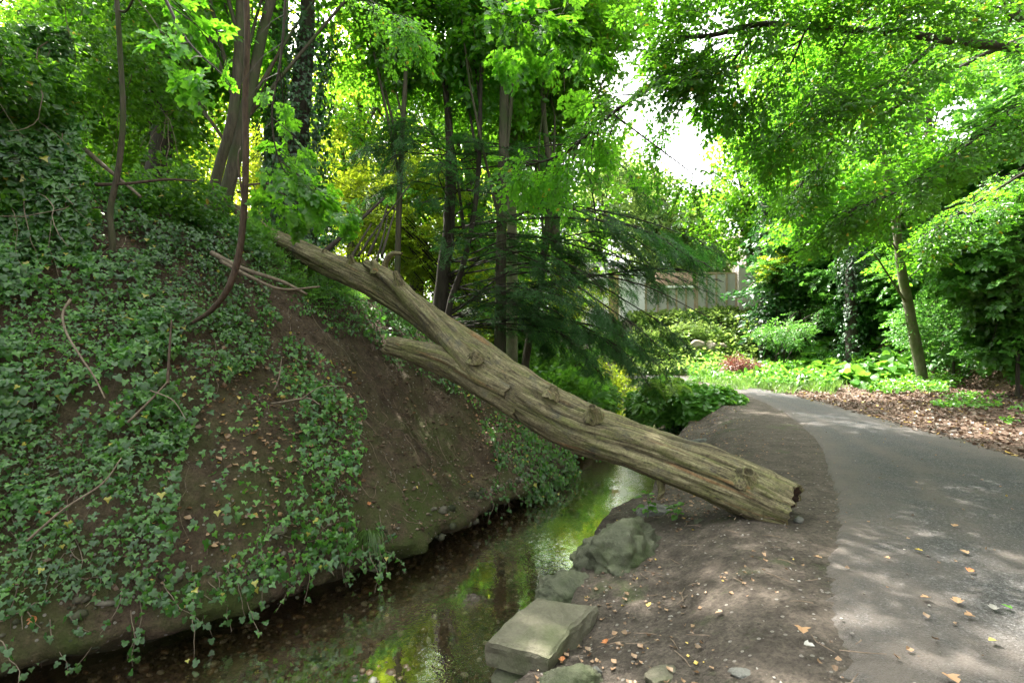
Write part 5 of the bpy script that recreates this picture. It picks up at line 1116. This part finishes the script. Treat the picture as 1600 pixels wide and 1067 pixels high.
for a in (1010, 1029, 1044, 1058, 1073, 1087): bpart('batten', w, M['timber'], wx(a) - .05, wx(a) + .05, WD + .08, WD + .147, wz(505), wz(446))
bpart('rail', w, M['timber'], wx(1086), wx(1151), WD - .09, WD - .072, wz(485), wz(482)); bpart('rail', w, M['timber'], wx(1088), wx(1150), WD - .02, WD + .13, wz(428), wz(425.5))
bpart('rail', w, M['timber'], wx(1008), wx(1087), WD + .05, WD + .28, wz(446), wz(442)); bpart('rail', w, M['whitepost'], wx(1040), wx(1086), WD + .0, WD + .3, wz(449.5), wz(446.3))
bpart('parapet', w, M['brick'], wx(1030), wx(1087), WD + .5, WD + .9, wz(470), wz(424))
for a, b in ((915, 926), (943, 950), (967, 977)): bpart('post', w, M['whitepost'], wx(a), wx(b), WD - .2, WD + .05, wz(520), wz(418))
bpart('panel', w, M['ochre'], wx(950.5), wx(966.5), WD + .0, WD + .12, wz(515), wz(424), label='ochre panel between the white posts')
bpart('panel', w, M['palewall'], wx(926.5), wx(942.5), WD + .02, WD + .12, wz(515), wz(424))
bpart('beam', w, M['whitepost'], wx(912), wx(980), WD - .25, WD + .1, wz(417), wz(411))
for k, (a, b, z0, z1) in enumerate([(1075, 1101, 549, 531), (1102, 1119, 549, 532), (1120, 1134, 547, 534)]):
    c = at((a + b) / 2, (z0 + z1) / 2, 27.6); ww = (b - a) / 2 / F * 27.6
    boulder('stone_block', ['largest rough pinkish block left end of the row below the wall', 'middle rough pinkish block of the row below the wall', 'smaller smooth block right end of the row below the wall'][k], c, (ww * 1.12, .4, .34 - .05 * k), M['block'], 60 + k, 4, amp=.15, group='stone blocks below the wall')
t = None
# ------------------------------------------------------------------ background trees
def bgtree(label, px, d, ytop, w, leaf, seed, n=520, kinds='far', slen=None, name='woodland_tree', low=.25, thr=-.1):
    g = foot(px, 0, d); top = CZ - (ytop - CY) / F * d; hgt = top - g[2]; x = g[0]; cz = g[2]; rg = np.random.default_rng(seed)
    P = [g, g + [rg.normal() * .2, 0, hgt * .3], g + [rg.normal() * .5, 0, hgt * .6], g + [rg.normal() * .6, 0, hgt * .95]]
    bl = []
    for k in range(5):
        f = low + (1 - low) * (k + .5) / 5; ww = w * (1 - .45 * abs(f - .5)); bl.append(((x + rg.normal() * w * .25, d + rg.normal() * w * .2, cz + hgt * f), (ww, ww * .8, hgt * .16), n / 5))
    return tree(name, label, 'tree', P, [.28, .24, .16, .05], M['bark'], bl, kinds, leaf, seed, slen or d * .055, group=None, thr=thr, limbs=5, lr=.07)
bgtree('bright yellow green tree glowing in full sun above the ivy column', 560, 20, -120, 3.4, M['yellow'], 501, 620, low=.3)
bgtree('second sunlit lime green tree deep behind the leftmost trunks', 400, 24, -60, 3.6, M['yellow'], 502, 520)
bgtree('green tree behind the ivy wrapped trunk at the left', 210, 17, -150, 3.2, M['mid'], 503, 620)
bgtree('broad green tree far left on the slope behind the thicket', 60, 16, -200, 3.6, M['mid'], 504, 620)
bgtree('mid green tree behind the slim trunks left of the yew', 640, 18, 60, 2.8, M['mid'], 505, 460)
bgtree('leafy tree behind the yew crown at centre', 740, 19, -40, 3.0, M['mid'], 506, 560)
bgtree('sunny light green tree low behind the yew trunk', 700, 24, 250, 3.4, M['yellow'], 507, 420, low=0)
bgtree('tall green tree right of the straight trunk', 860, 20, -60, 2.6, M['mid'], 508, 480)
bgtree('pale green tree at the back behind the right yew fronds', 930, 37, 230, 3.2, M['pale'], 509, 360, low=.1)
bgtree('pale distant conifer shaped tree above the wall', 1030, 42, 262, 3.6, M['pale'], 510, 420, low=.2)
bgtree('distant pale tree above the battens of the wall', 1100, 40, 310, 3.4, M['pale'], 511, 380, low=.2)
bgtree('green tree above the right end of the wall', 1170, 34, 200, 3.4, M['mid'], 512, 520, low=.3)
bgtree('tall tree with light leaves behind the lime bush', 1260, 32, 60, 4.2, M['mid'], 513, 700)
bgtree('large tree on the crest behind the ivy clad trunk', 1400, 30, 60, 4.6, M['mid'], 514, 620)
bgtree('tree on the right slope below the bright sky gap', 1500, 24, 240, 3.6, M['mid'], 515, 560, low=.1)
bgtree('tall tree at the far right edge behind the dark evergreen', 1640, 22, -100, 4.4, M['mid'], 516, 700)
bgtree('dark ragged tree on the hillside right of the wall', 1250, 26, 300, 2.4, M['ivy_dark'], 517, 360, low=.1)
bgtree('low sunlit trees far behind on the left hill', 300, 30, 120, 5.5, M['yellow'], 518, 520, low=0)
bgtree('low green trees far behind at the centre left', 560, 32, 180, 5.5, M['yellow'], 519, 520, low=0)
bgtree('far green tree filling the view between the yew and slim trunks', 800, 34, 200, 5, M['mid'], 520, 520, low=0)
bgtree('hillside tree far left beyond the leaning trunks', 120, 26, 60, 5, M['yellow'], 521, 480, low=0)
# trees added to shade the foreground, their canopy outside the frame
def shade_tree(label, x, y, h, w, seed, n=220, low=.45):
    g = gp(x, y); rg = np.random.default_rng(seed); P = [g, g + [0, 0, h * .4], g + [.3, 0, h * .95]]
    bl = [((x + rg.normal() * w * .3, y + rg.normal() * w * .3, g[2] + h * (low + (1 - low) * (k + .5) / 4)), (w, w, h * .14), n / 4) for k in range(4)]
    tree('woodland_tree', label, 'tree', P, [.3, .25, .06], M['bark'], bl, 'far', M['mid'], seed, 1.1, thr=.0, limbs=6, lr=.08)
shade_tree('added shade tree standing beyond the left frame edge on the bank', -9, 6, 14, 4, 601)
shade_tree('added shade tree on the left bank top arching over the stream', -5.5, 12, 17, 3.4, 602, 110, .55)
shade_tree('added shade tree left of the camera spreading over the water', -7, 1, 13, 4, 603)
shade_tree('added shade tree behind the camera on the stream side', -4, -6, 13, 4, 604)
shade_tree('added shade tree behind the camera right of the path', 8, -5, 13, 4.5, 605)

# ------------------------------------------------------------------ litter
rg = np.random.default_rng(31)
def litter(label_name, x, y, z, s_, mat, seed, tilt=.25):
    rg = np.random.default_rng(seed); N = len(x); D = norm(rg.normal(size=(N, 3)) * [1, 1, .12]); U = norm(np.array([0, 0, 1.]) + rg.normal(size=(N, 3)) * tilt)
    V, Fs = inst(DEADS[0], DEADS[1], frames(D, U) * s_[:, None, None], np.stack([x, y, z], -1)); link(label_name, mkmesh(label_name, V, Fs, mat), kind='stuff')
N = 30000; x = rg.uniform(6.5, 20, N); y = rg.uniform(4, 20, N); pd = pathdist(x, y); k = (x > np.interp(y, PRc[:470, 1], PRc[:470, 0]) + .3 * rng.exponential(.5, N) - .3) & (rg.random(N) < np.clip(1.0 - np.maximum(0, pd - 4) / 8, .1, 1)); x, y = x[k], y[k]
litter('leaf_litter', x, y, H(x, y) + .012, rg.uniform(.04, .10, len(x)), M['dead_dark'], 32, .35)
N = 16000; x = rg.uniform(-.3, 6, N); y = rg.uniform(1.8, 13, N); a, b = ab(x, y); e = bR(a) - b; pd = pathdist(x, y); k = (e > .05) & (pd > .1 - rng.exponential(.28, N)) & (fbm(x * 1.4, y * 1.4, 2, 2) > -.25) & (rg.random(N) < .5); x, y = x[k], y[k]
litter('dirt_litter', x, y, np.where(pathdist(x, y) < .02, .036, H(x, y) + .008), rg.uniform(.012, .045, len(x)), M['dead'], 33, .4)
P = scatter_terrain((-7, 3, 3, 11), 26000, rg, [([(300, 560), (560, 560), (560, 900), (300, 900)], .6), ([(700, 600), (800, 620), (850, 700), (760, 730)], .5), (IVY_A, .2), ([(420, 440), (640, 500), (800, 640), (800, 800), (560, 850), (430, 560)], .04)])
litter('bank_litter', P[:, 0], P[:, 1], P[:, 2] + .03, rg.uniform(.03, .07, len(P)), M['dead'], 34, .6)
N = 260; x = rg.uniform(1.4, 7, N); y = rg.uniform(2.2, 10, N); k = pathdist(x, y) < -.1; litter('path_litter', x[k], y[k], 0 * x[k] + .036, rg.uniform(.012, .03, k.sum()), M['dead'], 35, .3)
# small twigs on the dirt
ps = []
for _ in range(420):
    x, y = rg.uniform(.2, 5.5), rg.uniform(2, 9); a, b = ab(x, y)
    pdd = float(pathdist(np.array([x]), np.array([y]))[0])
    if bRs(a) - b < .1 or pdd < -.4: continue
    th = rg.uniform(0, 6.28); L = rg.uniform(.03, .12); z = (.032 if pdd < 0 else Hs(x, y)) + .008; o = np.array([math.cos(th), math.sin(th), 0]) * L
    p = np.array([x, y, z]); ps.append(tube([p - o, p + [rg.normal() * .01, rg.normal() * .01, .004], p + o], [.003, .0035, .002], 4))
link('fallen_twigs', mkmesh('fallen_twigs', *merge(ps), M['twig']), kind='stuff')
# individually visible fallen leaves
FL = [(1253, 984, .085, 'dead_tan', 'large pale curled leaf on the path edge near the bottom'), (1256, 1010, .05, 'dead_grey', 'greyish leaf just below the large pale curled leaf'), (1497, 946, .07, 'dead_tan', 'tan lobed leaf in the middle of the path at lower right'), (1520, 965, .055, 'dead_tan', 'tan leaf just below the lobed one on the path'),
      (1452, 937, .06, 'dead_tan', 'long narrow tan leaf on the path left of the lobed one'), (1513, 896, .055, 'dead_orange', 'orange brown leaf on the path above the lobed tan one'), (1552, 956, .06, 'dead_grey', 'grey brown leaf on the path near the right edge'), (1557, 1005, .05, 'dead_yellow', 'small yellow leaf on the path at lower right'),
      (1480, 1058, .08, 'dead_tan', 'tan leaf cut by the bottom edge of the path'), (1272, 872, .06, 'dead_tan', 'tan leaf on the dirt just below the log butt'), (1430, 861, .05, 'dead_yellow', 'yellowish leaf on the mid path'), (1383, 873, .045, 'dead_tan', 'small tan leaf on the path left of the yellowish one'), (1512, 868, .06, 'dead_tan', 'long tan leaf across the right half of the path'),
      (1490, 825, .06, 'dead_tan', 'pale leaf on the path near the upper dapples'), (1129, 964, .05, 'dead_tan', 'round tan leaf on the dirt in the sun patch'), (947, 1008, .06, 'dead_orange', 'curled orange brown leaf near the small round stone'), (878, 1038, .05, 'dead_orange', 'pink orange leaf beside the corner of the stone block'), (918, 965, .075, 'dead', 'large crumpled brown leaf on the dirt behind the block'),
      (1012, 957, .045, 'dead_yellow', 'green yellow oval leaf on the dirt right of the boulder'), (65, 792, .09, 'dead_orange', 'big rusty brown leaf lying on the ivy at lower left'), (58, 993, .07, 'dead_orange', 'bright orange leaf on the sunlit bank foot at lower left'), (574, 806, .05, 'dead_orange', 'orange leaf on the bare bank above the grass tuft'), (650, 764, .035, 'dead_yellow', 'tiny yellow leaf in the middle of the bare bank'),
      (1581, 955, .05, 'herb', 'small fresh green leaf on the path near the right edge')]
for px, py, s_, m, lb in FL:
    p = on(px, py, .0); onp = pathdist(np.array([p[0]]), np.array([p[1]]))[0] < 0
    if onp:
        xx, yy = PT(px, py, .03); p = np.array([xx, yy, .034])
    r1 = np.random.default_rng(int(px * 7 + py)); me = mkmesh('fallen_leaf', DEADL[0] * (1, 1, 1.0) * s_, DEADL[1], M[m]); o = link('fallen_leaf', me, label=lb, category='leaf'); o.location = [float(p[0]), float(p[1]), float(p[2]) + (.012 if onp else .02)]
    n = normal_at(np.array([p[0]]), np.array([p[1]]))[0] if not onp else np.array([0, 0, 1.]); d = norm(np.cross(n, rnd_dirs(1, r1)[0])); Fm = frames(d[None], (n + r1.normal(size=3) * .12)[None])[0]
    o.rotation_euler = Matrix([[float(v) for v in r] for r in Fm]).to_euler()
print('done', round(time.time() - T0, 1), 'tris', NTRI[0], 'objs', len(bpy.data.objects))
